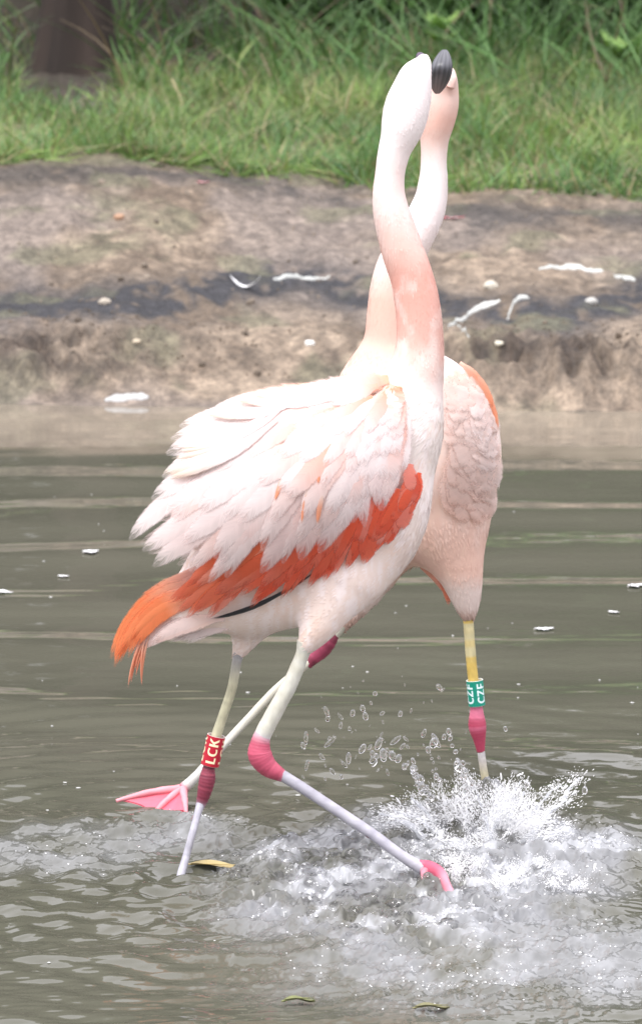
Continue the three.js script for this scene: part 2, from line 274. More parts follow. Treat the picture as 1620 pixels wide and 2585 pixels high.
// one feather from root to tip (photo measures), lying on zfun, cols = list of [t, r, g, b]
function feather(root, tip, wpx, bend, zfun, layer, cols, { lift = 0.006, cup = 0.004, base, pointy = 0 } = {}) {
  const nl = 12, nw = 4, pos = [], uv = [], col = [], idx = [], dx = tip[0] - root[0], dy = tip[1] - root[1], len = Math.hypot(dx, dy), nx = -dy / len, ny = dx / len;
  for (let i = 0; i <= nl; i++) {
    const t = i / nl, b = bend * 4 * t * (1 - t) * len, cx = root[0] + dx * t + nx * b, cy = root[1] + dy * t + ny * b, db = bend * 4 * (1 - 2 * t) * len;
    const tx = dx + nx * db, ty = dy + ny * db, tl = Math.hypot(tx, ty), ux = -ty / tl, uy = tx / tl;
    const w = wpx * 0.5 * (0.35 + 0.65 * sstep(0, 0.45, t)) * Math.sqrt(Math.max(0.012, 1 - Math.pow(t, 5 - 3.2 * pointy)));
    for (let j = 0; j <= nw; j++) {
      const s = j / nw * 2 - 1, px = cx + ux * w * s, py = cy + uy * w * s, z = zfun(px, py) + layer + lift * t * t + cup * (1 - s * s);
      const p = Q(px, py, z).sub(base); pos.push(p.x, p.y, p.z); uv.push((s + 1) / 2, t); col.push(...lerpTable(cols, t));
    }
  }
  for (let i = 0; i < nl; i++) for (let j = 0; j < nw; j++) { const a = i * (nw + 1) + j, b = a + nw + 1; idx.push(a, a + 1, b, a + 1, b + 1, b); }
  return geo(pos, idx, col, uv);
}
const skinMat = std({ vertexColors: true, roughness: 0.5 });
const ends = (f, a, b) => (t, c) => mix3(mix3(a, f(t, c), sstep(0, 0.22, t)), b, sstep(0.78, 1, t)); // colour that runs into its neighbours
// short hair-like feathers over a body: tiny blades that lie along flow(px, py)
function downOver(g, count, rnd, base, flow, keep, sizes) {
  const P = g.attributes.position.array, N = g.attributes.normal.array, C = g.attributes.color.array, nv = P.length / 3, pos = [], col = [], idx = [];
  for (let k = 0; k < count; k++) {
    const i = Math.floor(rnd() * nv) * 3, p = V(P[i], P[i + 1], P[i + 2]), n = V(N[i], N[i + 1], N[i + 2]), q = proj(p.x, p.y, p.z);
    if (!keep(q[0], q[1])) continue;
    const f = flow(q[0], q[1]); f.x += rr(-0.16, 0.16, rnd); f.z += rr(-0.16, 0.16, rnd); f.addScaledVector(n, -f.dot(n)); if (f.lengthSq() < 0.02) continue; f.normalize();
    const s = sizes(q[0], q[1]), L = s[0] * rr(0.7, 1.3, rnd), w = s[1] * rr(0.7, 1.3, rnd), side = V(0, 0, 0).crossVectors(n, f).normalize(), o = pos.length / 3, m = rr(0.97, 1.02, rnd);
    p.sub(base).addScaledVector(n, -0.001);
    const a = p.clone().addScaledVector(side, -w), b = p.clone().addScaledVector(side, w), mid = p.clone().addScaledVector(f, L * 0.55).addScaledVector(n, 0.0013), t = p.clone().addScaledVector(f, L).addScaledVector(n, 0.0008 + L * 0.02);
    const c = mid.clone().addScaledVector(side, -w * 0.8), d = mid.clone().addScaledVector(side, w * 0.8);
    for (const v of [a, b, c, d, t]) { pos.push(v.x, v.y, v.z); col.push(C[i] * m, C[i + 1] * m, C[i + 2] * m); }
    idx.push(o, o + 1, o + 2, o + 1, o + 3, o + 2, o + 2, o + 3, o + 4);
  }
  return geo(pos, idx, col);
}
function moved(g, b) { g.translate(-b.x, -b.y, -b.z); return g; }
const WHITE = [0.89, 0.795, 0.775], PALE = [0.87, 0.70, 0.66], SALMON = [0.70, 0.36, 0.29], ORANGE = [0.87, 0.26, 0.09], RED = [0.88, 0.115, 0.035], PEACH = [0.80, 0.56, 0.44], BLACK = [0.02, 0.02, 0.025];
const PINKSKIN = [0.52, 0.085, 0.145], DARKRED = [0.17, 0.022, 0.045], GREYLEG = [0.31, 0.30, 0.345], CREAM = [0.52, 0.50, 0.41], YELLOW = [0.56, 0.40, 0.10];
const webMat = skinMat;
function webFoot(heel, toes, rpx, col) { // heel and toe tips in world; toes as tapered rods, thin web sheets between neighbours
  const gs = [];
  for (const t of toes) { const m = heel.clone().lerp(t, 0.5); m.y += 0.004; gs.push(limb([[heel.x, heel.y, heel.z, rpx], [m.x, m.y, m.z, rpx * 0.8], [t.x, t.y, t.z, rpx * 0.45]], () => mix3(col, [0.66, 0.36, 0.38], 0.55), { n: 12, sides: 8, ripple: 0.06, waves: 4 })); }
  for (let k = 0; k + 1 < toes.length; k++) {
    const pos = [], c = [], idx = [], n = 8;
    for (const s of [-1, 1]) for (let i = 0; i <= n; i++) for (let j = 0; j <= n; j++) { const u = i / n, v = j / n, e = toes[k].clone().lerp(toes[k + 1], v), p = heel.clone().lerp(e, u * (0.93 - 0.22 * 4 * v * (1 - v) * 0.8)); p.y += s * 0.0012 - 0.003 * Math.sin(v * 3.14) * u; pos.push(p.x, p.y, p.z); const d = 0.9 + 0.2 * noise(u * 9, v * 14, k); c.push(col[0] * d, col[1] * d, col[2] * d); }
    for (const s of [0, 1]) for (let i = 0; i < n; i++) for (let j = 0; j < n; j++) { const a = s * 81 + i * 9 + j, b = a + 9; if (s) idx.push(a, a + 1, b, a + 1, b + 1, b); else idx.push(a, b, a + 1, a + 1, b, b + 1); }
    gs.push(geo(pos, idx, c));
  }
  return mergeGeometries(gs);
}
function bandMaterial(bg, fg, text) {
  const c = document.createElement('canvas'); c.width = 512; c.height = 256; const x = c.getContext('2d');
  x.fillStyle = bg; x.fillRect(0, 0, 512, 256); x.fillStyle = fg; x.font = 'bold 122px sans-serif'; x.textAlign = 'center'; x.textBaseline = 'middle';
  for (let k = 0; k < 4; k++) { x.save(); x.translate(64 + 128 * k, 128); x.rotate(-Math.PI / 2); x.scale(1.02, 1.0); x.fillText(text, 0, 0, 240); x.restore(); }
  const t = new THREE.CanvasTexture(c); t.colorSpace = THREE.SRGBColorSpace; t.magFilter = THREE.LinearFilter; t.wrapS = THREE.RepeatWrapping; return std({ map: t, roughness: 0.35 });
}
function legBand(parent, base, pTop, pBottom, rpx, z, mat, rimMat, turn, label) { // sleeve with a wall, rims
  const a = Q(...pTop, z), b = Q(...pBottom, z), h = a.distanceTo(b), r = rpx / scaleAt(z), o = new THREE.Mesh(new THREE.CylinderGeometry(r, r, h, 40, 1, true), mat);
  o.name = 'leg_band'; o.position.copy(a).add(b).multiplyScalar(0.5).sub(base);
  o.quaternion.setFromUnitVectors(V(0, 1, 0), a.clone().sub(b).normalize()).multiply(new THREE.Quaternion().setFromAxisAngle(V(0, 1, 0), turn));
  o.userData.label = label; parent.add(o);
  const pts = [[r * 0.84, -h / 2], [r * 0.99, -h / 2 - 0.0006], [r * 0.995, -h / 2 + 0.001], [r * 0.995, h / 2 - 0.001], [r * 0.99, h / 2 + 0.0006], [r * 0.84, h / 2], [r * 0.84, -h / 2]].map(([x, y]) => new THREE.Vector2(x, y));
  part('inner_sleeve', new THREE.LatheGeometry(pts, 40), rimMat, o);
  return o;
}

// ---------- near flamingo ----------
{
  const rnd = rng(21), base = Q(600, 2213, -0.02); base.y = 0;
  const bird = group('flamingo', base.x, 0, base.z);
  tag(bird, 'near white and pink flamingo striding right with a red leg band', 'flamingo');
  const NZ = -0.035;
  const field = bodyField([
    { pts: [[1070, 146, NZ - 0.02, 12], [1065, 165, NZ - 0.015, 21], [1048, 192, NZ, 37], [1039, 229, NZ, 46], [1030, 259, NZ, 52], [1023, 288, NZ, 53], [1016, 318, NZ, 50], [1007, 348, NZ, 42], [995, 378, NZ, 37], [989, 407, NZ, 35], [984, 437, NZ, 33.5], [981, 467, NZ, 35], [981, 497, NZ, 37.5], [985, 526, NZ, 41], [992, 556, NZ, 44], [1001, 586, NZ, 46], [1010, 616, NZ, 48], [1019, 645, NZ, 49], [1031, 675, NZ, 50], [1043, 715, NZ, 51], [1051, 755, NZ, 53], [1058, 810, NZ, 55], [1060, 870, NZ, 57], [1052, 930, NZ, 66], [1030, 1000, NZ, 82], [1000, 1080, -0.02, 98]] },
    { pts: [[1000, 1080, -0.02, 90], [962, 1180, -0.01, 112], [905, 1260, 0, 160], [822, 1312, 0, 218], [720, 1385, 0, 185], [620, 1450, 0, 130], [520, 1508, 0, 70], [430, 1560, 0, 34]], sz: 0.66, inner: 0.03 },
    { pts: [[850, 1470, 0.055, 85], [812, 1565, 0.075, 50], [775, 1628, 0.08, 24]] },
    { pts: [[650, 1520, -0.05, 70], [625, 1600, -0.045, 36], [603, 1650, -0.04, 15]] },
  ], 0.05, 0.0055);
  const bodyCol = (px, py, x, y, z) => {
    const m = fbm(x * 60, y * 40, z * 60, 3), st = noise(px / 7, py / 45, 3);
    let c;
    if (py < 1010 && px > 850) {
      c = lerpTable([[150, ...WHITE], [360, ...WHITE], [440, ...PALE], [540, 0.77, 0.62, 0.57], [620, 0.74, 0.50, 0.43], [700, ...SALMON], [860, 0.72, 0.42, 0.35], [930, 0.77, 0.56, 0.50], [1010, 0.80, 0.69, 0.65]], py + 60 * (m - 0.5) + 30 * (st - 0.5));
      c = mix3(c, [0.80, 0.66, 0.60], 0.55 * sstep(560, 760, py) * sstep(0.5, 0.75, m));
    } else {
      c = mix3([0.80, 0.71, 0.66], [0.80, 0.64, 0.56], sstep(1100, 1480, py) * 0.8);
      c = mix3(c, PEACH, 0.35 * sstep(0.55, 0.75, fbm(px / 40 + py / 60, py / 30, 2, 3)));
      c = mix3(c, WHITE, 0.6 * sstep(0.5, 0.7, st));
    }
    return c;
  };
  const torso = netMesh(field, bodyCol);
  const tarsus = (t) => mix3(GREYLEG, [0.40, 0.39, 0.43], noise(t * 30, 2));
  // far leg, planted: tibia, dark ankle, tarsus into the water
  const zf = -0.04;
  const tib1 = limb(PX([[604, 1640, zf, 15], [597, 1675, zf, 12.5], [585, 1740, zf, 12.5], [562, 1810, zf, 12.5], [536, 1890, zf, 14], [529, 1932, zf, 14]]), (t) => mix3([0.34, 0.33, 0.33], [0.46, 0.44, 0.30], sstep(0.1, 0.4, t)).map((v) => v * (0.9 + 0.2 * noise(t * 40))), { ripple: 0.015, waves: 40 });
  const ank1 = limb(PX([[531, 1922, zf, 13], [527, 1940, zf, 16], [523, 1969, zf, 21], [514, 2008, zf, 17], [504, 2040, zf, 11]]), ends((t) => mix3(DARKRED, [0.30, 0.05, 0.08], noise(t * 22, 5)), [0.22, 0.09, 0.10], [0.36, 0.30, 0.36]), { ripple: 0.018, waves: 16, n: 60 });
  const tar1 = limb(PX([[507, 2026, zf, 11], [498, 2060, zf + 0.02, 9.5], [487, 2100, zf + 0.05, 9.5], [471, 2160, zf + 0.06, 10], [456, 2213, zf + 0.085, 11], [444, 2270, zf + 0.11, 11]]), tarsus, { ripple: 0.012, waves: 50 });
  // near leg, swung forward
  const zn = 0.08;
  const tib2 = limb(PX([[772, 1620, zn, 24], [762, 1655, zn, 18], [735, 1720, zn, 20], [700, 1785, zn, 21], [668, 1845, zn, 22], [658, 1872, zn, 22]]), (t) => mix3(mix3(CREAM, [0.56, 0.55, 0.48], noise(t * 20, 9)), [0.52, 0.50, 0.52], sstep(0.75, 0.95, t)), { ripple: 0.02, waves: 34 });
  const ank2 = limb(PX([[664, 1852, zn, 21], [657, 1875, zn, 25], [656, 1905, zn, 31], [675, 1935, zn, 26], [706, 1955, zn, 18], [722, 1963, zn, 13]]), ends((t) => mix3(PINKSKIN, [0.36, 0.05, 0.09], noise(t * 18, 2) * 0.8), [0.54, 0.38, 0.42], [0.48, 0.32, 0.40]), { ripple: 0.014, waves: 20, n: 60 });
  const tar2 = limb(PX([[700, 1950, zn, 15], [760, 1987, zn + 0.005, 14.5], [850, 2046, zn + 0.02, 14], [940, 2106, zn + 0.035, 14], [1010, 2158, zn + 0.05, 14], [1068, 2194, zn + 0.06, 17]]), tarsus, { ripple: 0.008, waves: 60, n: 60 });
  const spur = limb(PX([[918, 2098, zn + 0.03, 5], [932, 2108, zn + 0.035, 9], [950, 2116, zn + 0.04, 4]]), () => [0.20, 0.11, 0.12], { n: 8, sides: 8 });
  const foot2 = limb(PX([[1052, 2184, zn + 0.058, 14], [1082, 2192, zn + 0.065, 20], [1112, 2208, zn + 0.10, 18], [1128, 2240, zn + 0.14, 15], [1146, 2276, zn + 0.18, 13], [1160, 2330, zn + 0.20, 9]]), (t) => mix3(PINKSKIN, [0.64, 0.24, 0.30], sstep(0.3, 0.9, t + 0.3 * noise(t * 12))), { n: 24, flat: 0.7 });
  const toe2 = limb(PX([[1070, 2196, zn + 0.09, 10], [1072, 2225, zn + 0.11, 8], [1082, 2262, zn + 0.12, 7], [1088, 2300, zn + 0.12, 5]]), () => [0.60, 0.20, 0.25], { n: 16 });
  const heel = Q(446, 2265, zf + 0.105); const foot1 = webFoot(heel, [V(0.04, -0.02, 0.10), V(0.10, -0.02, 0.03), V(0.08, -0.02, -0.06)].map((v) => v.add(heel)), 0.006, PINKSKIN);
  const bodyGeo = mergeGeometries([torso, tib1, ank1, tar1, tib2, ank2, tar2, spur, foot2, toe2, foot1]);
  const down = downOver(torso, 17000, rnd, base, (px, py) => py < 1000 && px > 850 ? V(px > 1000 && py > 560 ? 0.15 : 0.05, -1, 0) : V(-0.85, -0.55, 0), (px, py) => py > 170, (px, py) => py < 420 ? [0.007, 0.0009] : py < 960 && px > 850 ? [0.011, 0.0011] : py > 1420 ? [0.011, 0.0013] : [0.020, 0.0017]);
  const body = part('body', moved(bodyGeo, base), skinMat, bird);
  const dn = part('down', down, std({ vertexColors: true, roughness: 0.95, side: THREE.DoubleSide }), bird); dn.userData.kind = 'stuff';
  part('bill', moved(limb(PX([[1066, 156, NZ - 0.045, 15], [1062, 146, NZ - 0.075, 13], [1058, 140, NZ - 0.10, 8], [1056, 146, NZ - 0.125, 4]]), () => [0.10, 0.07, 0.11], { n: 14 }), base), std({ vertexColors: true, roughness: 0.4 }), bird);
  // wing: fan of long plumes spreading from the shoulder
  const c0 = [772, 1250];
  const shell = (px, py) => {
    const dx = px - c0[0], dy = py - c0[1], u = -0.83 * dx + 0.56 * dy, v = 0.56 * dx + 0.83 * dy, a = u / (u < 0 ? 335 : 470), b = v / 325;
    return 0.012 + Math.max(-0.06, 0.158 * (1 - a * a - b * b));
  };
  const zw = (px, py) => { const p = Q(px, py, 0.05), f = field.front(p.x, p.y), s = shell(px, py); return f === null ? s : Math.max(s, f + 0.004); };
  const PV = [1000, 955], polar = (deg, r) => [PV[0] - Math.cos(deg * Math.PI / 180) * r, PV[1] + Math.sin(deg * Math.PI / 180) * r];
  const Rw = [[-4, 330], [3, 450], [8, 520], [14, 580], [22, 640], [29, 745], [36, 830], [40, 780], [45, 742], [51, 672], [58, 586], [66, 478], [73, 385], [82, 365], [92, 262], [100, 170]];
  const Rr = [[38, 830], [44, 830], [46.6, 806], [52, 752], [57.6, 664], [64, 592], [72, 516], [81.5, 450], [93, 368], [102, 275], [110, 190]];
  const wing = part('wing', new THREE.BufferGeometry(), featherMat, bird);
  { // the wing itself, a thin rounded shell under the feathers
    const pos = [], col = [], idx = [], na = 40, nr = 24;
    for (const s of [0, 1]) for (let i = 0; i <= na; i++) for (let j = 0; j <= nr; j++) { const a = mix(11, 101, i / na), r = mix(0.08, 0.86, j / nr) * lerpTable(Rw, a)[0], q = polar(a, r), p = Q(q[0], q[1], zw(q[0], q[1]) + (s ? -0.012 : -0.004)).sub(base); pos.push(p.x, p.y, p.z); col.push(...mix3(PEACH, PALE, j / nr)); }
    const S = (na + 1) * (nr + 1); for (const s of [0, 1]) for (let i = 0; i < na; i++) for (let j = 0; j < nr; j++) { const a = s * S + i * (nr + 1) + j, b = a + nr + 1; if (s) idx.push(a, b, a + 1, a + 1, b, b + 1); else idx.push(a, a + 1, b, a + 1, b + 1, b); }
    wing.geometry = geo(pos, idx, col); wing.material = skinMat;
  }
  const addF = (parent, ...a) => { const o = part('feather', feather(...a), featherMat, parent); return o; };
  // red coverts under the plumes
  for (let k = 0; k < 84; k++) {
    const up = k >= 46, kk = up ? k - 46 : k, n = up ? 38 : 46, a = mix(45, 99, (kk + rr(0, 0.9, rnd)) / n), R1 = lerpTable(Rr, a)[0] * (up ? rr(0.86, 0.95, rnd) : rr(0.965, 1.02, rnd)), L = mix(235, 70, sstep(60, 92, a)) * (up ? 0.9 : 1);
    const tip = polar(a - rr(-1, 2.5, rnd), R1 + 6), root = polar(a + rr(2, 7, rnd), R1 - L), q = rnd(), coral = [0.82, 0.24, 0.16], pink = [0.84, 0.42, 0.36];
    const red = mix3(mix3(RED, ORANGE, sstep(60, 42, a) * 0.8), q < 0.3 ? coral : q < 0.42 + (a > 84 ? 0.2 : 0) ? pink : [0.74, 0.07, 0.024], (q < 0.7 ? rr(0.2, 0.8, rnd) : rr(0, 0.5, rnd)) * (a > 80 ? 1 : 0.7));
    addF(wing, root, tip, rr(28, 52, rnd), rr(-0.02, 0.07, rnd), zw, (up ? 0.0022 : 0.0008) + 0.0003 * (k % 5), [[0, ...red], [0.6, ...red], [1, ...mix3(red, up ? [0.84, 0.36, 0.27] : coral, rr(0.0, 0.6, rnd))]], { base, cup: 0.0012, lift: rr(0, 0.0015, rnd), pointy: rr(0.2, 0.9, rnd) });
  }
  for (let k = 0; k < 4; k++) { const o = addF(wing, [800 - 30 * k, 1440 + 20 * k], [566 - 12 * k, 1553 + 3 * k], 11, -0.05, (x, y) => zw(x, y) - 0.006, 0, [[0, ...BLACK], [1, ...BLACK]], { base, lift: 0.001, pointy: 0.6 }); if (!k) o.userData.label = 'black flight feather edge'; }
  // white plumes in overlapping rows
  const rows = [[1.0, 380, 22, 70, 0.006], [0.88, 370, 18, 70, 0.008], [0.74, 330, 15, 66, 0.010], [0.58, 270, 13, 62, 0.012], [0.43, 200, 11, 56, 0.0135], [0.30, 140, 9, 50, 0.015]];
  rows.forEach(([f, len, n, w, lay], ri) => {
    for (let k = 0; k < n; k++) {
      const t = (k + 0.5 + rr(-0.35, 0.35, rnd)) / n, a = mix(9.5 - ri * 0.6, ri ? 92 : 96, t), R1 = lerpTable(Rw, a)[0] * f * rr(0.94, 1.03, rnd), L = Math.min(len * rr(0.85, 1.15, rnd), R1 * 0.95), da = rr(-5, 5, rnd);
      const tip = polar(a, R1), root = polar(a + da + 3, Math.max(R1 - L, 20));
      const orange = rnd() < (ri === 0 ? 0.12 : 0.42) ? rr(0.4, 1, rnd) : rr(0, 0.16, rnd);
      const pk = mix3(WHITE, [0.84, 0.60, 0.56], (ri < 2 ? sstep(20, 60, a) : 0.15) * rr(0.2, 0.9, rnd));
      addF(wing, root, tip, w * rr(0.9, 1.5, rnd), rr(0.0, 0.10, rnd) * (a > 20 ? 1 : 0.3), zw, lay + rr(0, 0.002, rnd), [[0, ...mix3(PEACH, ORANGE, orange * 0.8)], [0.35, ...mix3(WHITE, ORANGE, orange * 0.6)], [0.66, ...mix3(pk, [0.87, 0.47, 0.36], orange * 0.6)], [1, ...WHITE]], { base, lift: rr(0.0, 0.002, rnd), cup: 0.0018, pointy: rr(0.3, 0.95, rnd) });
    }
  });
  // narrow orange streaks lying between the plumes
  for (const [x0, y0, x1, y1, w] of [[722, 1190, 694, 1264, 17], [782, 1215, 761, 1322, 15], [818, 1225, 801, 1324, 19], [818, 1120, 803, 1224, 22], [842, 1128, 824, 1212, 20], [800, 1072, 752, 1118, 22], [836, 1040, 792, 1062, 22]]) addF(wing, [x0, y0], [x1, y1], w, 0.02, zw, 0.0128, [[0, ...WHITE], [0.3, ...mix3(WHITE, PEACH, 0.6)], [0.6, ...mix3(ORANGE, PEACH, 0.4)], [1, ...mix3(ORANGE, PEACH, 0.2)]], { base, lift: 0.002, cup: 0.001, pointy: 1 });
  // far wing, mostly hidden behind the body
  const wing2 = part('wing', wing.geometry.clone().scale(1, 1, -1).translate(0, 0, -2 * base.z), skinMat, bird); { const ix = wing2.geometry.index.array; for (let i = 0; i < ix.length; i += 3) { const t = ix[i]; ix[i] = ix[i + 1]; ix[i + 1] = t; } wing2.geometry.computeVertexNormals(); }
  for (let k = 0; k < 46; k++) {
    const row = k % 3, a = mix(11, 92, rnd()), R1 = lerpTable(Rw, a)[0] * [0.99, 0.8, 0.6][row] * rr(0.96, 1.02, rnd) - (a > 18 ? 26 : 0), tip = polar(a, R1), root = polar(a + 4, R1 * 0.55);
    addF(wing2, root, tip, rr(50, 66, rnd), rr(-0.06, 0.02, rnd), (x, y) => -zw(x, y), -[0.006, 0.012, 0.018][row], [[0, ...PEACH], [0.5, ...mix3(WHITE, PEACH, 0.3)], [1, ...WHITE]], { base, lift: -0.006, cup: -0.004, pointy: 0.4 });
  }
  // upper plumes that curl off the back
  for (const [rx, ry, tx, ty, w, b] of [[770, 1000, 512, 1042, 36, 0.08], [740, 1000, 436, 1128, 24, 0.12], [700, 1015, 446, 1140, 28, 0.10], [680, 1035, 434, 1158, 30, 0.08], [640, 1070, 412, 1195, 56, 0.06], [860, 1002, 590, 1006, 46, 0.03], [700, 1060, 420, 1210, 40, 0.05], [830, 1006, 640, 996, 40, 0.02]]) addF(wing, [rx, ry], [tx, ty], w, -b, (x, y) => Math.max(-0.02, shell(x, y)), 0.016, [[0, ...PALE], [0.5, ...WHITE], [1, 0.78, 0.62, 0.48]], { base, pointy: 0.8 });
  // tail
  const tail = part('tail', moved(limb(PX([[560, 1490, 0, 60], [480, 1535, 0, 42], [430, 1575, 0, 22], [390, 1620, 0, 8]]), () => PALE, { n: 14, flat: 0.5 }), base), skinMat, bird);
  const zt = (lay) => (px, py) => 0.035 + lay - 0.03 * sstep(600, 330, px);
  for (let k = 0; k < 26; k++) {
    const t = k / 25, under = t > 0.62, jt = rr(-8, 8, rnd);
    const root = [mix(505, 560, t) + rr(-15, 15, rnd), mix(1440, 1560, t) + rr(-8, 8, rnd)], tip = under ? [mix(322, 395, (t - 0.62) / 0.38) + jt, mix(1648, 1622, (t - 0.62) / 0.38) + jt] : [mix(282, 330, t) + rr(-3, 34, rnd) * (rnd() < 0.6 ? 1 : 0.2), mix(1694, 1600, t) - rr(0, 50, rnd) * rnd()];
    const cc = under ? mix3([0.78, 0.52, 0.44], WHITE, rr(0.2, 0.9, rnd)) : mix3(ORANGE, [0.80, 0.19, 0.055], rnd());
    addF(tail, root, tip, rr(34, 56, rnd), under ? 0.07 : rr(0.10, 0.16, rnd), zt((under ? 0.0 : 0.010) + 0.0004 * k), 0, [[0, ...mix3(cc, PALE, 0.65)], [0.28, ...mix3(cc, PEACH, 0.4)], [0.5, ...cc], [1, ...cc]], { base, lift: 0, cup: 0.0015, pointy: 0.6 });
  }
  for (let k = 0; k < 9; k++) addF(tail, [372 + rr(-14, 14, rnd), 1600 + rr(-20, 20, rnd)], [rr(318, 362, rnd), rr(1680, 1738, rnd)], rr(6, 11, rnd), 0.05, zt(0.002), 0.001 * k, [[0, ...PEACH], [0.5, 0.76, 0.30, 0.17], [1, 0.74, 0.26, 0.14]], { base, lift: 0, pointy: 0.9 });
  for (let k = 0; k < 7; k++) addF(tail, [640 + rr(-30, 30, rnd), 1530 + 6 * k], [rr(372, 470, rnd), rr(1598, 1632, rnd)], 40, 0.03, zt(-0.012), 0.0005 * k, [[0, ...PALE], [1, ...WHITE]], { base, lift: 0, pointy: 0.5 });
  legBand(bird, base, [546.5, 1857], [530, 1931], 23.5, zf, bandMaterial('#b3182e', '#f3e7bd', 'LCK'), std({ color: 0xd8c9c4, roughness: 0.4 }), 0.74, 'red band lettered LCK');
  shade(bird);
}

// ---------- far flamingo ----------
{
  const rnd = rng(33), B = -0.5, base = Q(1100, 2000, B); base.y = 0;
  const bird = group('flamingo', base.x, 0, base.z);
  tag(bird, 'far flamingo with raised black bill and green leg band, partly hidden behind the other', 'flamingo');
  const field = bodyField([
    { pts: [[1130, 182, B + 0.01, 16], [1122, 204, B + 0.01, 30], [1115, 232, B, 38], [1112, 259, B, 42], [1106, 288, B, 42.5], [1099, 318, B, 40], [1096, 348, B, 33], [1095, 378, B, 30], [1094, 407, B, 29.5], [1094, 437, B, 31], [1092, 467, B, 34], [1088, 500, B, 37], [1079, 530, B, 41], [1064, 563, B, 44], [1044, 597, B, 47], [1020, 642, B, 51], [1000, 692, B, 54], [989, 750, B, 56], [985, 812, B, 58], [982, 872, B, 63], [972, 935, B, 80], [965, 1010, B, 106]] },
    { pts: [[965, 1010, B, 100], [1010, 1080, B, 130], [1040, 1150, B, 140]], sz: 0.8, inner: 0.02 },
    { pts: [[1015, 1010, B, 100], [1060, 1100, B, 160], [1078, 1220, B, 160], [1086, 1292, B, 112]], sz: 0.72, inner: 0.03 },
    { pts: [[1088, 998, B, 84], [1108, 1062, B, 108], [1112, 1130, B, 118]], sz: 0.8, inner: 0.02 },
    { pts: [[1128, 1330, B, 80], [1155, 1420, B + 0.01, 62], [1172, 1490, B + 0.01, 42], [1179, 1535, B + 0.01, 26], [1181, 1556, B + 0.01, 15]] },
    { pts: [[1000, 1360, B - 0.05, 70], [925, 1490, B - 0.07, 42], [866, 1575, B - 0.07, 18]] },
  ], 0.05, 0.0055);
  const col = (px, py, x, y, z) => {
    const m = fbm(x * 50, y * 36, z * 50, 3), st = noise(px / 9, py / 40, 8);
    let c;
    if (py < 990) c = lerpTable([[180, 0.76, 0.58, 0.52], [250, 0.74, 0.52, 0.45], [310, 0.72, 0.44, 0.36], [350, 0.76, 0.55, 0.48], [420, 0.79, 0.70, 0.67], [560, ...WHITE], [640, 0.79, 0.66, 0.61], [760, 0.74, 0.47, 0.38], [900, 0.74, 0.44, 0.36], [990, 0.78, 0.60, 0.52]], py + 50 * (m - 0.5));
    else c = mix3([0.80, 0.66, 0.60], [0.72, 0.47, 0.38], sstep(1080, 1420, py + 90 * (st - 0.5)));  // peach deepens towards the belly: plumage tint with some shade painted in
    if (py > 860) c = mix3(c, PEACH, 0.5 * sstep(0.52, 0.72, m));
    if (py < 990 && px > 1118 && py > 180 && py < 240) c = mix3(c, [0.72, 0.35, 0.25], 0.4 * m);
    if (px > 1060 && py > 880) c = mix3(c, WHITE, 0.75 * sstep(1180, 980, py) * sstep(1070, 1150, px));
    if (py > 1440) c = mix3(c, [0.74, 0.60, 0.54], sstep(1440, 1500, py));
    if (py > 1530) c = mix3(c, [0.45, 0.28, 0.22], sstep(1530, 1560, py) * 0.8);
    return c;
  };
  const torso = netMesh(field, col), zl = B + 0.01, zr = B - 0.07;
  const yel = (t) => mix3(YELLOW, [0.52, 0.46, 0.26], sstep(0.45, 0.75, noise(t * 26, 3)));
  const tib1 = limb(PX([[1180, 1545, zl, 15], [1182, 1580, zl, 13.5], [1188, 1660, zl, 13.5], [1194, 1720, zl, 13.5], [1201, 1790, zl, 14]]), yel, { ripple: 0.015, waves: 34 });
  const ank1 = limb(PX([[1200, 1776, zl, 14], [1202, 1795, zl, 17], [1204, 1833, zl, 23], [1209, 1866, zl, 16], [1213, 1898, zl, 10]]), (t) => mix3([0.62, 0.16, 0.25], [0.42, 0.05, 0.10], sstep(0.25, 0.6, t + 0.3 * (noise(t * 30) - 0.5))), { ripple: 0.015, waves: 20, n: 60 });
  const tar1 = limb(PX([[1212, 1884, zl, 9.5], [1215, 1910, zl, 10], [1221, 1950, zl, 10], [1229, 1990, zl, 10], [1242, 2060, zl, 11]]), (t) => mix3([0.52, 0.49, 0.48], [0.52, 0.47, 0.30], sstep(0.2, 0.6, t)), { ripple: 0.01, waves: 40 });
  const tib2 = limb(PX([[880, 1555, zr, 20], [856, 1588, zr, 14], [838, 1606, zr, 15]]), () => CREAM, { n: 12 });
  const ank2 = limb(PX([[845, 1596, zr, 14], [832, 1612, zr, 21], [812, 1640, zr, 22], [790, 1664, zr, 15], [776, 1680, zr, 11]]), (t) => mix3(DARKRED, [0.33, 0.05, 0.10], noise(t * 20)), { n: 20, ripple: 0.03, waves: 12 });
  const tar2 = limb(PX([[785, 1668, zr, 11], [698, 1740, zr + 0.01, 11], [620, 1822, zr + 0.03, 10.5], [540, 1908, zr + 0.06, 10.5], [497, 1958, zr + 0.08, 12], [462, 1992, zr + 0.09, 15]]), (t) => mix3(mix3(CREAM, [0.50, 0.49, 0.46], sstep(0.3, 0.7, t)), PINKSKIN, sstep(0.9, 1, t)), { ripple: 0.01, waves: 50 });
  const zq = zr + 0.09, heel = Q(462, 1990, zq), foot = webFoot(heel, [Q(294, 2022, zq + 0.02), Q(372, 2072, zq + 0.06), Q(470, 2052, zq + 0.09)], 0.0075, [0.66, 0.11, 0.16]);
  const hl = Q(1242, 2055, zl), foot1 = webFoot(hl, [V(-0.06, -0.02, 0.09), V(0, -0.02, 0.11), V(0.06, -0.02, 0.09)].map((v) => v.add(hl)), 0.006, PINKSKIN);
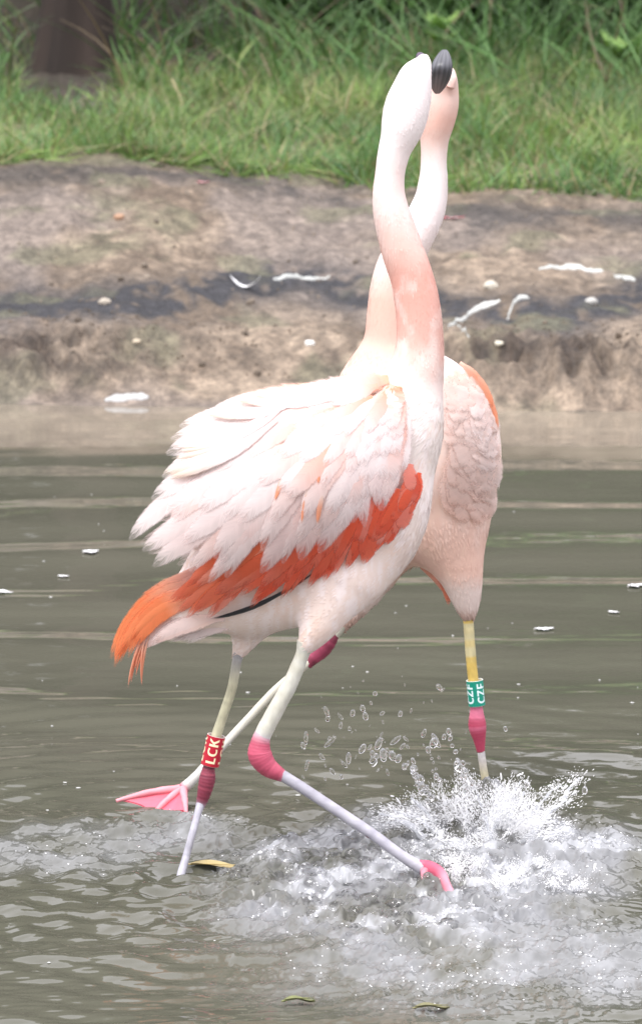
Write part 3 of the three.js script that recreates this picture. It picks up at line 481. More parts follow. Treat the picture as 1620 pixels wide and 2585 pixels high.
  part('body', moved(mergeGeometries([torso, tib1, ank1, tar1, tib2, ank2, tar2, foot, foot1]), base), skinMat, bird);
  const down = downOver(torso, 12000, rnd, base, (px, py) => py < 980 ? V(-0.1, -1, 0) : V(0.25, -1, 0.1), (px, py) => py > 245 && !(px > 1085 && py > 880 && py < 1300), (px, py) => py < 420 ? [0.007, 0.0009] : py < 960 ? [0.011, 0.0011] : py > 1420 ? [0.011, 0.0013] : [0.020, 0.0017]);
  const dn = part('down', down, std({ vertexColors: true, roughness: 0.95, side: THREE.DoubleSide }), bird); dn.userData.kind = 'stuff';
  { // bill, bent, seen from in front and below: a ridged dark lower half
    const n = 30, s = 40, pos = [], c = [], idx = [];
    for (let i = 0; i <= n; i++) {
      const t = i / n, p = Q(mix(1103, 1121, t) , mix(236, 126, t), B + 0.055 + 0.055 * Math.sin(t * 3.14 * 0.9)), w = Math.pow(Math.sin(Math.PI * (0.03 + 0.94 * t)), 0.62) * 27 / scaleAt(B);
      for (let j = 0; j < s; j++) { const q = j / s * 6.2832, ridge = 1 + 0.035 * Math.cos(q * 13) * sstep(0.05, 0.3, t); pos.push(p.x + Math.cos(q) * w * ridge - base.x, p.y - base.y + Math.sin(q) * w * 0.2, p.z + Math.sin(q) * w * 0.75 * ridge - base.z); const v = mix(0.045, 0.11, 0.5 + 0.5 * Math.cos(q * 13)) * (0.8 + 0.4 * noise(q * 9, t * 6)); c.push(v, v, v * 1.12); }
    }
    for (let i = 0; i < n; i++) for (let j = 0; j < s; j++) { const a = i * s + j, b = i * s + (j + 1) % s; idx.push(a, a + s, b, b, a + s, b + s); }
    part('bill', geo(pos, idx, c), std({ vertexColors: true, roughness: 0.42 }), bird);
part('bill_skin', moved(limb(PX([[1138, 184, B + 0.025, 8], [1141, 200, B + 0.028, 11], [1136, 222, B + 0.03, 10]]), (t) => mix3([0.78, 0.58, 0.53], [0.77, 0.50, 0.43], t), { n: 10 }), base), skinMat, bird);
  }
  const shell = (px, py) => B + Math.max(-0.03, 0.125 * (1 - ((px - 1078) / 176) ** 2 - ((py - 1190) / 330) ** 2));
  const zw = (px, py) => { const p = Q(px, py, B + 0.04), f = field.front(p.x, p.y), s = shell(px, py); return f === null ? s : Math.max(s * 0.4 + f * 0.6, f + 0.003); };
  const wing = part('wing', moved(limb(PX([[1140, 950, B, 36], [1180, 1050, B + 0.005, 46], [1192, 1150, B + 0.005, 42], [1196, 1240, B, 22]]), () => PEACH, { n: 20, flat: 0.8 }), base), skinMat, bird);
  const addF = (...a) => part('feather', feather(...a), featherMat, wing);
  for (const [x0, y0, x1, y1, w] of [[1176, 925, 1256, 1088, 30], [1188, 950, 1252, 1070, 28], [1170, 925, 1244, 1035, 34], [1222, 1035, 1248, 1165, 28], [1216, 1060, 1246, 1185, 28], [1160, 915, 1226, 1000, 30]]) addF([x0, y0], [x1, y1], w, -0.07, (a, b) => Math.max(shell(a, b), B + 0.01) + 0.006, 0.0, [[0, ...PEACH], [0.5, ...mix3(ORANGE, PEACH, 0.45)], [1, ...mix3(ORANGE, PEACH, 0.15)]], { base, lift: 0, pointy: 0.7 });
  for (const [x0, y0, x1, y1, w] of [[1205, 1110, 1257, 1238, 30], [1210, 1150, 1248, 1295, 28], [1215, 1120, 1254, 1215, 26]]) addF([x0, y0], [x1, y1], w, -0.06, shell, -0.004, [[0, ...PALE], [1, ...PALE]], { base, lift: 0, pointy: 0.7 });
  for (let row = 0; row < 10; row++) for (let k = 0; k < 6; k++) { // loose rows down the side, white towards the wing edge
    const t = row / 9, x = mix(1108, 1190, k / 5) + 38 * Math.sin(t * 2.7) + rr(-8, 8, rnd), y = mix(945, 1195, t) + (5 - k) * -2 + rr(-10, 10, rnd), e = k / 5;
    addF([x, y], [x + rr(0, 24, rnd), y + rr(95, 135, rnd)], rr(52, 74, rnd), -0.05, zw, 0.001 + 0.0011 * (9 - row) + 0.0002 * k, [[0, ...mix3([0.80, 0.60, 0.52], ORANGE, rr(0, 0.35, rnd) * e)], [0.55, ...mix3([0.83, 0.62, 0.54], PALE, rr(0.2, 0.8, rnd) * (1 - 0.8 * t))], [1, ...mix3(mix3([0.85, 0.66, 0.59], [0.80, 0.55, 0.46], sstep(0.4, 1, t)), WHITE, e * rr(0.5, 1, rnd) * sstep(1.0, 0.45, t))]], { base, lift: 0.0005 + 0.0015 * e, cup: 0.0008, pointy: 0.4 });
  }
  const tail = part('tail', moved(limb(PX([[1085, 1420, B - 0.06, 30], [1105, 1455, B - 0.05, 18], [1120, 1490, B - 0.05, 6]]), () => [0.74, 0.33, 0.24], { n: 10 }), base), skinMat, bird);
  for (const [x0, y0, x1, y1, w, l] of [[1092, 1420, 1133, 1530, 24, 0], [1105, 1425, 1136, 1522, 18, 0.003], [1120, 1425, 1150, 1488, 26, -0.003], [1096, 1430, 1118, 1488, 16, 0.004]]) part('feather', feather([x0, y0], [x1, y1], w, -0.05, () => B - 0.03 + l, 0, [[0, ...ORANGE], [0.5, 0.76, 0.24, 0.14], [1, 0.74, 0.22, 0.13]], { base, lift: 0, pointy: 0.8 }), featherMat, tail);
  legBand(bird, base, [1197, 1717], [1203, 1780], 21.5, zl, bandMaterial('#0b8a72', '#dfeef0', 'CZF'), std({ color: 0xe9ece6, roughness: 0.4 }), 1.50, 'green band lettered CZF');
  shade(bird);
}

// ---------- splash, drops, foam ----------
const M4 = new THREE.Matrix4(), dummy = new THREE.Object3D();
function scatter(name, g, m, list, kind = 'stuff', label, category) { // list of {p, s:[x,y,z], q|dir, c}
  const o = new THREE.InstancedMesh(g, m, list.length);
  list.forEach((e, i) => { dummy.position.copy(e.p); dummy.scale.set(...e.s); if (e.dir) dummy.quaternion.setFromUnitVectors(V(0, 1, 0), e.dir); else dummy.rotation.set(...(e.r ?? [0, 0, 0])); dummy.updateMatrix(); o.setMatrixAt(i, dummy.matrix); if (e.c) o.setColorAt(i, new THREE.Color().setRGB(...e.c)); });
  top(shade(o), name); o.userData.kind = kind; if (label) tag(o, label, category); return o;
}
const glass = phy({ color: 0xffffff, transmission: 1, thickness: 0.01, roughness: 0.02, ior: 1.333 });
const foamMat = phy({ color: 0xffffff, roughness: 0.25, transmission: 0.25, thickness: 0, ior: 1.33 });
const ico = new THREE.IcosahedronGeometry(1, 2), ico1 = new THREE.IcosahedronGeometry(1, 1);
{
  const rnd = rng(5), list = [], clear = [];
  const foot = G(1215, 2140), S = scaleAt(foot.z);
  const tongues = [], spray = [], paths = [];
  for (let k = 0; k < 84; k++) { // torn tongues of water thrown up, leaning outwards
    const low = k > 57, a = rr(-0.95, 1.15, rnd), L = low ? rr(0.018, 0.05, rnd) : (0.05 + 0.125 * Math.pow(rnd(), 1.3)) * (a > 0.8 ? 0.75 : 1), x0 = foot.x + a * 0.045 + (low ? rr(-0.15, 0.12, rnd) : rr(-0.03, 0.04, rnd)), z0 = foot.z + (low ? rr(0.02, 0.36, rnd) : rr(-0.05, 0.07, rnd)), dz = rr(-0.04, 0.05, rnd), sag = rr(0.0, 0.35, rnd), r0 = rr(0.003, 0.0085, rnd), p = [];
    for (let i = 0; i <= 6; i++) { const t = i / 6; p.push([x0 + Math.sin(a) * L * t + rr(-0.004, 0.004, rnd), 0.002 + Math.cos(a) * L * t - sag * L * t * t + rr(-0.003, 0.003, rnd), z0 + dz * t, r0 * (1 - 0.86 * t) * rr(0.5, 1.35, rnd) + 0.0006]); }
    paths.push([a, p]); if (k < 40 || k > 57) tongues.push(limb(p, () => [0.9, 0.91, 0.93], { n: 30, sides: 9, ripple: 0.30, waves: 4.3, flat: 0.45 }));
  }
  for (let k = 0; k < 42000; k++) {
    const [a, p] = paths[Math.floor(Math.pow(rnd(), 0.9) * paths.length)], t = Math.min(1.18, Math.pow(rnd(), 0.75) * 1.05), f = Math.min(t, 0.999) * 6, i = Math.floor(f), u = f - i, A = p[i], C = p[i + 1], w = 0.004 + 0.016 * t;
    const g = () => rnd() + rnd() + rnd() - 1.5, q = V(mix(A[0], C[0], u) + g() * w + Math.sin(a) * 0.02 * Math.max(0, t - 0.9), mix(A[1], C[1], u) + g() * w * 0.8 + 0.003, mix(A[2], C[2], u) + g() * w), dir = V(C[0] - A[0] + g() * 0.006, C[1] - A[1] + g() * 0.006, C[2] - A[2]).normalize();
    const r = rr(0.0002, 0.00062, rnd) * (rnd() < 0.025 ? 3.2 : 1); if (q.y > 0) spray.push({ p: q, s: [r, r * rr(1, 5, rnd), r], dir });
  }
  const sp = top(shade(new THREE.Mesh(mergeGeometries(tongues), phy({ vertexColors: true, roughness: 0.12, transmission: 0.62, thickness: 0, ior: 1.33 }))), 'splash'); sp.userData.kind = 'stuff'; tag(sp, 'torn tongues of water thrown up round the far flamingo\'s foot', 'splash');
  scatter('spray', ico1, foamMat, spray, 'stuff', 'fine white spray flying round the torn splash at the far flamingo\'s foot', 'spray');
  // strings of clear drops thrown out to the left and above
  for (const [x0, y0, x1, y1, n, r0] of [[1035, 1925, 1140, 2140, 34, 6], [1030, 1935, 1095, 2010, 14, 7], [1158, 1930, 1195, 2030, 22, 7], [1100, 1945, 1125, 1975, 8, 6], [1180, 1950, 1215, 2010, 10, 5]]) for (let k = 0; k < n; k++) {
    const t = k / n, p = Q(mix(x0, x1, t) + rr(-9, 9, rnd), mix(y0, y1, t) + rr(-9, 9, rnd), foot.z + rr(-0.02, 0.04, rnd)), r = r0 * rr(0.5, 1.25, rnd) / S; clear.push({ p, s: [r, r * rr(0.9, 1.7, rnd), r], r: [0, 0, rr(-0.6, 0.9, rnd)] });
  }
  for (let k = 0; k < 85; k++) { const u = rnd(), p = Q(rr(720, 1185, rnd), 1690 + 270 * Math.sqrt(u) + rr(-30, 20, rnd), foot.z + rr(-0.15, 0.12, rnd)), r = Math.pow(rnd(), 2.2) * 7.5 / S + 1.6 / S; clear.push({ p, s: [r * rr(0.7, 1.1, rnd), r * rr(0.9, 2.6, rnd), r], r: [0, 0, rr(-0.9, 0.9, rnd)] }); }
  for (const [x, y, r] of [[915, 1788, 8], [922, 1808, 9], [890, 1800, 8], [1010, 1802, 7], [940, 1903, 8], [965, 1906, 9], [990, 1908, 12], [1005, 1915, 10], [1132, 1847, 8], [1136, 1863, 7], [1120, 1860, 7], [1094, 1875, 13], [1080, 1893, 8], [1020, 1935, 8], [1155, 1935, 13], [1330, 1980, 8], [1475, 1995, 9], [1275, 1840, 6], [690, 2270, 7], [350, 2132, 6], [755, 2424, 9]]) { const p = Q(x, y, foot.z + 0.05); clear.push({ p, s: [r / S * 0.8, r / S * 1.2, r / S * 0.8], r: [0, 0, rr(-0.5, 0.5, rnd)] }); }
  scatter('water_drops', ico, glass, clear, 'stuff', 'clear drops flying above the water left of the far flamingo\'s leg', 'water drops');
  // bubbles and froth on the churned water
  const froth = [], dome = [];
  for (let k = 0; k < 90000 && froth.length < 1500; k++) {
    const px = rr(-60, 1680, rnd), py = rr(1960, 2600, rnd), g = G(px, py), m = churnMask(px, py); if (m < 0.1) continue;
    const f = foamAt(g.x, g.z, m); if (rnd() > f * 1.2 + m * 0.01) continue;
    const r = rr(0.0005, 0.0014, rnd) * (rnd() < 0.05 ? 2 : 1); froth.push({ p: V(g.x, waterH(g.x, g.z, m) + r * 0.2, g.z), s: [r * 1.2, r * 0.8, r * 1.2] });
    if (rnd() < 0.09) { const R2 = rr(0.003, 0.010, rnd); dome.push({ p: V(g.x + 0.004, waterH(g.x, g.z, m) + 0.0005, g.z), s: [R2, R2 * 0.8, R2] }); }
  }
  const lumpGeo = (() => { const g = new THREE.IcosahedronGeometry(1, 3), a = g.attributes.position; for (let i = 0; i < a.count; i++) { const x = a.getX(i), y = a.getY(i), z = a.getZ(i), k = 0.72 + 0.55 * fbm(x * 1.6 + 3, y * 1.6, z * 1.6, 3); a.setXYZ(i, x * k, y * k, z * k); } g.computeVertexNormals(); return g; })(), lumps = [];
  for (let k = 0; k < 4000 && lumps.length < 420; k++) { const px = rr(520, 1560, rnd), py = rr(2080, 2430, rnd), g = G(px, py), m = churnMask(px, py); if (rnd() > m * (1 - sstep(0.3, 1.1, ell(px, py, 960, 2220, 520, 190)))) continue; const R2 = rr(0.003, 0.013, rnd) * (0.5 + 0.5 * rnd()); lumps.push({ p: V(g.x, waterH(g.x, g.z, m) - R2 * 0.1, g.z), s: [R2 * rr(0.9, 1.7, rnd), R2 * rr(0.6, 1.1, rnd), R2 * rr(0.9, 1.7, rnd)], r: [rr(-0.4, 0.4, rnd), rr(0, 6.28, rnd), rr(-0.4, 0.4, rnd)] }); }
  scatter('water_lumps', lumpGeo, phy({ color: 0xffffff, transmission: 1, thickness: 0.01, roughness: 0.03, ior: 1.333 }), lumps, 'stuff', 'clear glassy lumps and bubbles of water round the near bird\'s front foot', 'water lumps');
  scatter('froth', ico1, foamMat, froth, 'stuff', 'white froth of small bubbles on the churned water in front', 'froth');
  scatter('bubbles', ico, phy({ color: 0xffffff, transmission: 1, thickness: 0, roughness: 0.02, ior: 1.33 }), dome, 'stuff', 'clear dome bubbles floating among the froth', 'bubbles');
  const specks = []; for (let k = 0; k < 70; k++) { const px = rr(0, 1620, rnd), py = rr(1180, 2560, rnd), g = G(px, py), r = rr(0.0006, 0.0017, rnd); specks.push({ p: V(g.x, waterH(g.x, g.z, 0) + 0.001, g.z), s: [r * rr(1, 3, rnd), r * 0.6, r * 2], c: [0.5, 0.5, 0.48] }); }
  scatter('floating_specks', ico1, std({ roughness: 0.9 }), specks, 'stuff', 'tiny pale specks scattered over the pond surface', 'floating specks');
}

// ---------- things lying on water and mud ----------
function fluff(name, p, L, W, turn, label, category, seed, col = [0.8, 0.8, 0.8], curl = 0.08) { // small curled feather: vane and shaft
  const rnd = rng(seed), o = group(name, p.x, p.y, p.z); o.rotation.y = turn; tag(o, label, category);
  const pos = [], c = [], idx = [], n = 14, m = 6;
  for (const s of [1, 0]) for (let i = 0; i <= n; i++) for (let j = 0; j <= m; j++) { const t = i / n, v = j / m * 2 - 1, w = W * 0.5 * Math.sin(Math.PI * Math.pow(t * 0.97 + 0.015, 0.8)) * (0.4 + 1.1 * noise(i * 0.9, j * 3, seed)); pos.push((t - 0.5) * L, 0.002 + curl * L * ((t - 0.5) ** 2) * 2 + Math.abs(v) * W * 0.06 + s * 0.0012, v * w + curl * 0.4 * L * (t - 0.5) ** 2); const k = 0.9 + 0.15 * rnd(); c.push(col[0] * k, col[1] * k, col[2] * k); }
  const S = (n + 1) * (m + 1); for (const s of [0, 1]) for (let i = 0; i < n; i++) for (let j = 0; j < m; j++) { const a = s * S + i * (m + 1) + j, b = a + m + 1; if (s) idx.push(a, b, a + 1, a + 1, b, b + 1); else idx.push(a, a + 1, b, a + 1, b + 1, b); }
  part('vane', geo(pos, idx, c), std({ vertexColors: true, roughness: 0.9, side: THREE.DoubleSide }), o);
  part('shaft', limb([[-L * 0.56, 0.003, 0, W * 0.03], [0, 0.004, 0, W * 0.03], [L * 0.48, 0.003 + curl * L * 0.4, 0, W * 0.015]], () => [0.72, 0.7, 0.66], { n: 8, sides: 6 }), std({ vertexColors: true, roughness: 0.6 }), o);
  return shade(o);
}
const onWater = (px, py) => { const g = G(px, py); g.y = waterH(g.x, g.z, 0); return g; };
[[230, 1403, 0.045, 0.05, 'white fluffy down feather floating left of the near bird\'s tail', 0.4], [162, 1454, 0.032, 0.022, 'small white feather floating at the left, lower left of the fluffy one', -0.3], [1373, 1588, 0.05, 0.04, 'largest white feather floating on dark water right of the far bird\'s leg', 0.1], [1549, 1544, 0.032, 0.024, 'small white feather floating at the right, above the largest one', -0.5], [1605, 1490, 0.05, 0.05, 'white down feather floating at the right edge of the water', 0.5], [2, 1500, 0.035, 0.07, 'pale feather floating at the left edge of the water', 1.2]].forEach(([px, py, L, W, label, turn], i) => fluff('feather', onWater(px, py), L * 0.8, W * 0.62, turn, label, 'feather', 60 + i));
fluff('feather', onBank(620, 730), 0.085, 0.03, -0.25, 'white feather curled upward, lying on dark mud left of the necks', 'feather', 71, [0.82, 0.82, 0.82], 0.75);
fluff('feather', onBank(70, 376), 0.06, 0.035, 0.2, 'white feather lying at the foot of the grass at far left', 'feather', 72, [0.85, 0.83, 0.83], 0.2);
fluff('feather', onBank(512, 463), 0.036, 0.02, 0.1, 'small pink feather on mud below the grass edge, left of the necks', 'feather', 73, [0.75, 0.25, 0.30], 0.1);
fluff('feather', onBank(1138, 554), 0.08, 0.022, -0.12, 'pink feather on the mud just right of the far bird\'s neck', 'feather', 74, [0.72, 0.22, 0.26], 0.1);  // leftover of a flamingo foot, given a made-up feather shape
function smear(pts, w, label, category, seed, col = [0.50, 0.51, 0.48]) { // lumpy chalky deposit following points on the bank
  const P = spline(pts.map(([x, y]) => { const p = onBank(x, y); return [p.x, p.z]; }), 40), base = V(P[20][0], 0, P[20][1]); base.y = bankH(base.x, base.z);
  const pos = [], c = [], idx = [], m = 8;
  for (let i = 0; i <= 40; i++) for (let j = 0; j <= m; j++) { const t = i / 40, v = j / m * 2 - 1, e = Math.pow(Math.sin(Math.PI * clamp(t, 0.01, 0.99)), 0.4), ww = w * e * (0.35 + 1.1 * fbm(t * 9, v > 0 ? 3 : 8, seed, 3)), x = P[i][0] + (noise(t * 14, seed) - 0.5) * w * 0.8, z = P[i][1] + v * ww * 1.5, h = 0.006 * (1 - v * v) * e * (0.4 + noise(t * 22, v * 4, seed)); pos.push(x - base.x, bankH(x, z) - base.y + h - (Math.abs(v) > 0.95 ? 0.004 : -0.0015), z - base.z); const k = 0.8 + 0.3 * noise(t * 40, v * 6, seed); c.push(...col.map((q) => q * k)); }
  for (let i = 0; i < 40; i++) for (let j = 0; j < m; j++) { const a = i * (m + 1) + j, b = a + m + 1; idx.push(a, a + 1, b, a + 1, b + 1, b); }
  const o = new THREE.Mesh(geo(pos, idx, c), std({ vertexColors: true, roughness: 0.9, side: THREE.DoubleSide })); o.position.copy(base); top(shade(o), 'chalky_streak'); tag(o, label, category);
}
smear([[686, 706], [750, 702], [832, 698]], 0.011, 'horizontal white streak on mud left of the far bird\'s neck', 'streak', 81);
smear([[1130, 835], [1150, 815], [1200, 785], [1262, 762]], 0.014, 'largest white streak on mud right of the near bird\'s neck', 'streak', 82);
smear([[1150, 822], [1172, 838], [1182, 860]], 0.008, 'short white streak hanging from the largest streak', 'streak', 83);
smear([[1280, 808], [1288, 778], [1310, 757], [1336, 756]], 0.009, 'hook-shaped white streak right of the largest streak', 'streak', 84);
smear([[1362, 682], [1440, 677], [1518, 690]], 0.010, 'long arched white streak high on the mud at the right', 'streak', 85);
smear([[1545, 698], [1572, 702], [1602, 712]], 0.009, 'short white streak at the right edge of the mud', 'streak', 86);
smear([[270, 1012], [330, 1004], [380, 1008]], 0.013, 'white frothy patch at the waterline on the left', 'froth patch', 87, [0.42, 0.42, 0.41]);
function pebble(p, r, label, col, seed) { const g = new THREE.IcosahedronGeometry(r, 3), a = g.attributes.position; for (let i = 0; i < a.count; i++) { const k = 0.75 + 0.5 * fbm(a.getX(i) / r * 1.3 + seed, a.getY(i) / r * 1.3, a.getZ(i) / r * 1.3, 3); a.setXYZ(i, a.getX(i) * k * 1.2, a.getY(i) * k * 0.75, a.getZ(i) * k); } g.computeVertexNormals(); const o = new THREE.Mesh(g, std({ color: new THREE.Color().setRGB(...col), roughness: 0.8 })); o.position.copy(p); o.position.y += r * 0.25; top(shade(o), 'pebble'); tag(o, label, 'pebble'); }
pebble(onBank(782, 872), 0.012, 'bright white pebble on mud above the near bird\'s back', [0.75, 0.74, 0.70], 1);
pebble(onBank(265, 768), 0.015, 'rounded tan pebble on the dark mud band at the left', [0.42, 0.37, 0.30], 2);
pebble(onBank(345, 866), 0.011, 'small tan pebble below the dark mud band at the left', [0.45, 0.38, 0.28], 3);
pebble(onBank(1238, 728), 0.018, 'tan pebble above the hook-shaped white streak', [0.5, 0.46, 0.38], 4);
pebble(onBank(1258, 871), 0.010, 'pale pebble below the largest white streak', [0.6, 0.56, 0.45], 5);
pebble(onBank(300, 555), 0.014, 'reddish brown pebble high on the mud at the left', [0.36, 0.22, 0.14], 6);
pebble(onBank(1492, 765), 0.014, 'grey pebble on dark mud at the right', [0.42, 0.41, 0.38], 7);
{ // clods, crumbs of mud
  const rnd = rng(91), list = []; const g = new THREE.IcosahedronGeometry(1, 2), a = g.attributes.position; for (let i = 0; i < a.count; i++) { const k = 0.7 + 0.6 * fbm(a.getX(i) * 1.7 + 5, a.getY(i) * 1.7, a.getZ(i) * 1.7, 2); a.setXYZ(i, a.getX(i) * k, a.getY(i) * k, a.getZ(i) * k); } g.computeVertexNormals();
  for (let k = 0; k < 1100; k++) { const x = rr(-1.15, 1.15, rnd), lip = rnd() < 0.35, d = lip ? 0.33 + rr(-0.13, 0.16, rnd) : rr(0.1, 3.3, rnd), z = shoreAt(x) - d; if (lip && noise(x * 1.6, 4) < 0.38 && rnd() < 0.75) continue; const r = rr(0.0015, 0.0045, rnd) * (rnd() < 0.06 ? 2.4 : 1), m = rr(0.6, 1.2, rnd), c = lip ? [0.125, 0.097, 0.072] : [0.19, 0.155, 0.12]; list.push({ p: V(x, bankH(x, z) + r * 0.3, z), s: [r * rr(0.8, 1.5, rnd), r * rr(0.5, 1, rnd), r], r: [rr(0, 6, rnd), rr(0, 6, rnd), rr(0, 6, rnd)], c: c.map((v) => v * m) }); }
  scatter('mud_crumbs', g, std({ roughness: 0.9 }), list, 'stuff', 'brown crumbs and clods of mud scattered on the bank', 'mud crumbs');
}
function willowLeaf(p, L, W, turn, label, col, seed) { const o = group('fallen_leaf', p.x, p.y, p.z); o.rotation.y = turn; tag(o, label, 'leaf'); const pos = [], c = [], idx = [], n = 20, m = 4; for (let i = 0; i <= n; i++) for (let j = 0; j <= m; j++) { const t = i / n, v = j / m * 2 - 1, w = W * 0.5 * Math.pow(Math.sin(Math.PI * clamp(t, 0.01, 0.99)), 0.75); pos.push((t - 0.5) * L, 0.004 + Math.abs(v) * 0.004 + 0.004 * Math.sin(t * 5), v * w + 0.07 * L * Math.sin(t * 3.1)); const k = 0.8 + 0.4 * noise(t * 14, v * 2, seed); c.push(...col.map((q) => q * k)); } for (let i = 0; i < n; i++) for (let j = 0; j < m; j++) { const a = i * (m + 1) + j, b = a + m + 1; idx.push(a, a + 1, b, a + 1, b + 1, b); } part('blade', geo(pos, idx, c), std({ vertexColors: true, roughness: 0.5, side: THREE.DoubleSide }), o); part('midrib', limb([[-L * 0.56, 0.006, 0, 0.0012], [0, 0.009, 0.07 * L, 0.0011], [L * 0.47, 0.006, 0, 0.0005]], () => col.map((q) => q * 1.15), { n: 10, sides: 6 }), std({ vertexColors: true, roughness: 0.6 }), o); shade(o); }
{ const p = G(548, 2196); p.y = waterH(p.x, p.z, churnMask(548, 2196)) - 0.001; willowLeaf(p, 0.088, 0.036, -0.12, 'yellow willow leaf floating right of the near bird\'s planted leg', [0.36, 0.28, 0.12], 3); }
{ const p = G(755, 2538); p.y = waterH(p.x, p.z, churnMask(755, 2538)) + 0.002; willowLeaf(p, 0.05, 0.018, 0.35, 'green yellow leaf floating at the bottom of the picture, left one', [0.14, 0.15, 0.05], 4); }
{ const p = G(1090, 2562); p.y = waterH(p.x, p.z, churnMask(1090, 2562)) + 0.002; willowLeaf(p, 0.055, 0.018, 0.3, 'dull yellow leaf floating at the bottom of the picture, right one', [0.15, 0.14, 0.06], 5); }

// ---------- vegetation ----------
const bladeGeo = (segs, w, curve) => { const pos = [], idx = []; for (let i = 0; i <= segs; i++) { const t = i / segs, ww = w * (1 - t * t * 0.95), b = curve * t * t; for (const s of [-1, 0, 1]) pos.push(s * ww, t * (1 - 0.25 * curve * t), b + (s === 0 ? -0.006 : 0)); } for (let i = 0; i < segs; i++) for (let j = 0; j < 2; j++) { const a = i * 3 + j; idx.push(a, a + 1, a + 3, a + 1, a + 4, a + 3); } return geo(pos, idx); };
const leafMat = (c = 0xffffff) => phy({ color: c, roughness: 0.6, transmission: 0.35, thickness: 0, side: THREE.DoubleSide });
const EDGE = [[100, 412], [450, 425], [800, 448], [1150, 492], [1560, 512]].map(([a, b]) => { const p = onBank(a, b); return [p.x, p.z]; });
const grassEdge = (x) => lerpTable(EDGE, x)[0] + 0.05 + 0.42 * sstep(0, 0.8, x) + 0.8 * (fbm(x * 2.2, 6.6, 1, 3) - 0.5) + 0.12 * (noise(x * 12, 4) - 0.5);
function blades(name, g, count, rnd, zr, h, wide, palette, label, cat, { spread = 1.3, tilt = 0.4, gap = 0.36, keep = 0.4 } = {}) {
  const list = [];
  for (let k = 0; k < count; k++) {
    const z0 = rr(...zr, rnd), x = rr(-1, 1, rnd) * (spread + (-8 - z0) * 0.09), z = Math.min(z0, grassEdge(x) + 0.3 * (fbm(x * 9, 2.2, 5, 2) - 0.5) - 0.25 * rnd() * rnd());
    if (fbm(x * 5, z * 5, 2, 3) < gap && rnd() > keep) continue;
    if (Math.hypot(x - TRUNK, z - TP.z) < 0.16 || (Math.abs(x - TRUNK) < 0.17 && z > TP.z && z < TP.z + 1.6 && (name === 'tall_grass' || rnd() < 0.55 || z < TP.z + 0.7))) continue;
    if (x < -0.1 && z < -9.7 && rnd() < 0.7 * sstep(-0.1, -0.5, x)) continue;
    const H = rr(...h, rnd) * (0.45 + 0.95 * fbm(x * 4.5, z * 4.5, 8, 2)), c = palette(x, z, rnd), m = rr(0.65, 1.3, rnd) * (0.7 + 0.6 * fbm(x * 8, z * 8, 14, 2)), lean = 5 * (fbm(x * 3, z * 3, 21, 2) - 0.5) * tilt, lean2 = 5 * (fbm(x * 3, z * 3, 31, 2) - 0.5) * tilt;
    list.push({ p: V(x, bankH(x, z) - 0.01, z), s: [rr(...wide, rnd), H, H], r: [lean + rr(-tilt, tilt, rnd), rr(0, 6.28, rnd), lean2 + rr(-tilt, tilt, rnd)], c: c.map((v) => v * m) });
  }
  return scatter(name, g, leafMat(), list, 'stuff', label, cat);
}
const TP = onBank(195, 172), TRUNK = TP.x; 
{
  const rnd = rng(101), GR = [0.135, 0.27, 0.048], YG = [0.27, 0.36, 0.085], BG = [0.085, 0.20, 0.072], DRY = [0.40, 0.33, 0.18];
  const pal = (x, z, r) => { const q = r(); return q < 0.12 ? DRY : mix3(mix3(GR, BG, r()), YG, sstep(0.35, 0.65, fbm(x * 2.4 + 3, z * 2.4, 4, 2)) * r()); };
  blades('grass', bladeGeo(4, 1, 0.55), 32000, rnd, [-10.6, -7.3], [0.06, 0.17], [0.0015, 0.0036], pal, 'short green grass growing above the muddy bank', 'grass', { tilt: 0.5, gap: 0.45, keep: 0.25 });
  blades('matted_grass', bladeGeo(4, 1, 1.3), 15000, rnd, [-9.9, -7.3], [0.05, 0.14], [0.0014, 0.0034], (x, z, r) => (r() < 0.3 ? DRY : mix3(YG, GR, r())), 'matted yellow green grass along the mud edge', 'grass', { tilt: 0.7 });
  blades('tall_grass', bladeGeo(6, 1, 0.75), 5200, rnd, [-12.0, -9.2], [0.16, 0.48], [0.0022, 0.0060], (x, z, r) => (r() < (x < 0 ? 0.22 : 0.1) ? [0.26, 0.20, 0.11] : mix3([0.075, 0.18, 0.042], [0.14, 0.28, 0.07], r())), 'tall loose grass at the foot of the shrubs', 'tall grass', { spread: 1.5, tilt: 0.35, gap: 0.5, keep: 0.12 });
}
const leafGeo = (() => { const pos = [], idx = [], n = 5; for (let i = 0; i <= n; i++) { const t = i / n, w = 0.34 * Math.sin(Math.PI * Math.pow(clamp(t, 0.02, 0.98), 0.8)); for (const s of [-1, 0, 1]) pos.push(s * w, t, (s ? 0.07 : 0) - 0.25 * t * t); } for (let i = 0; i < n; i++) for (let j = 0; j < 2; j++) { const a = i * 3 + j; idx.push(a, a + 1, a + 3, a + 1, a + 4, a + 3); } return geo(pos, idx); })();
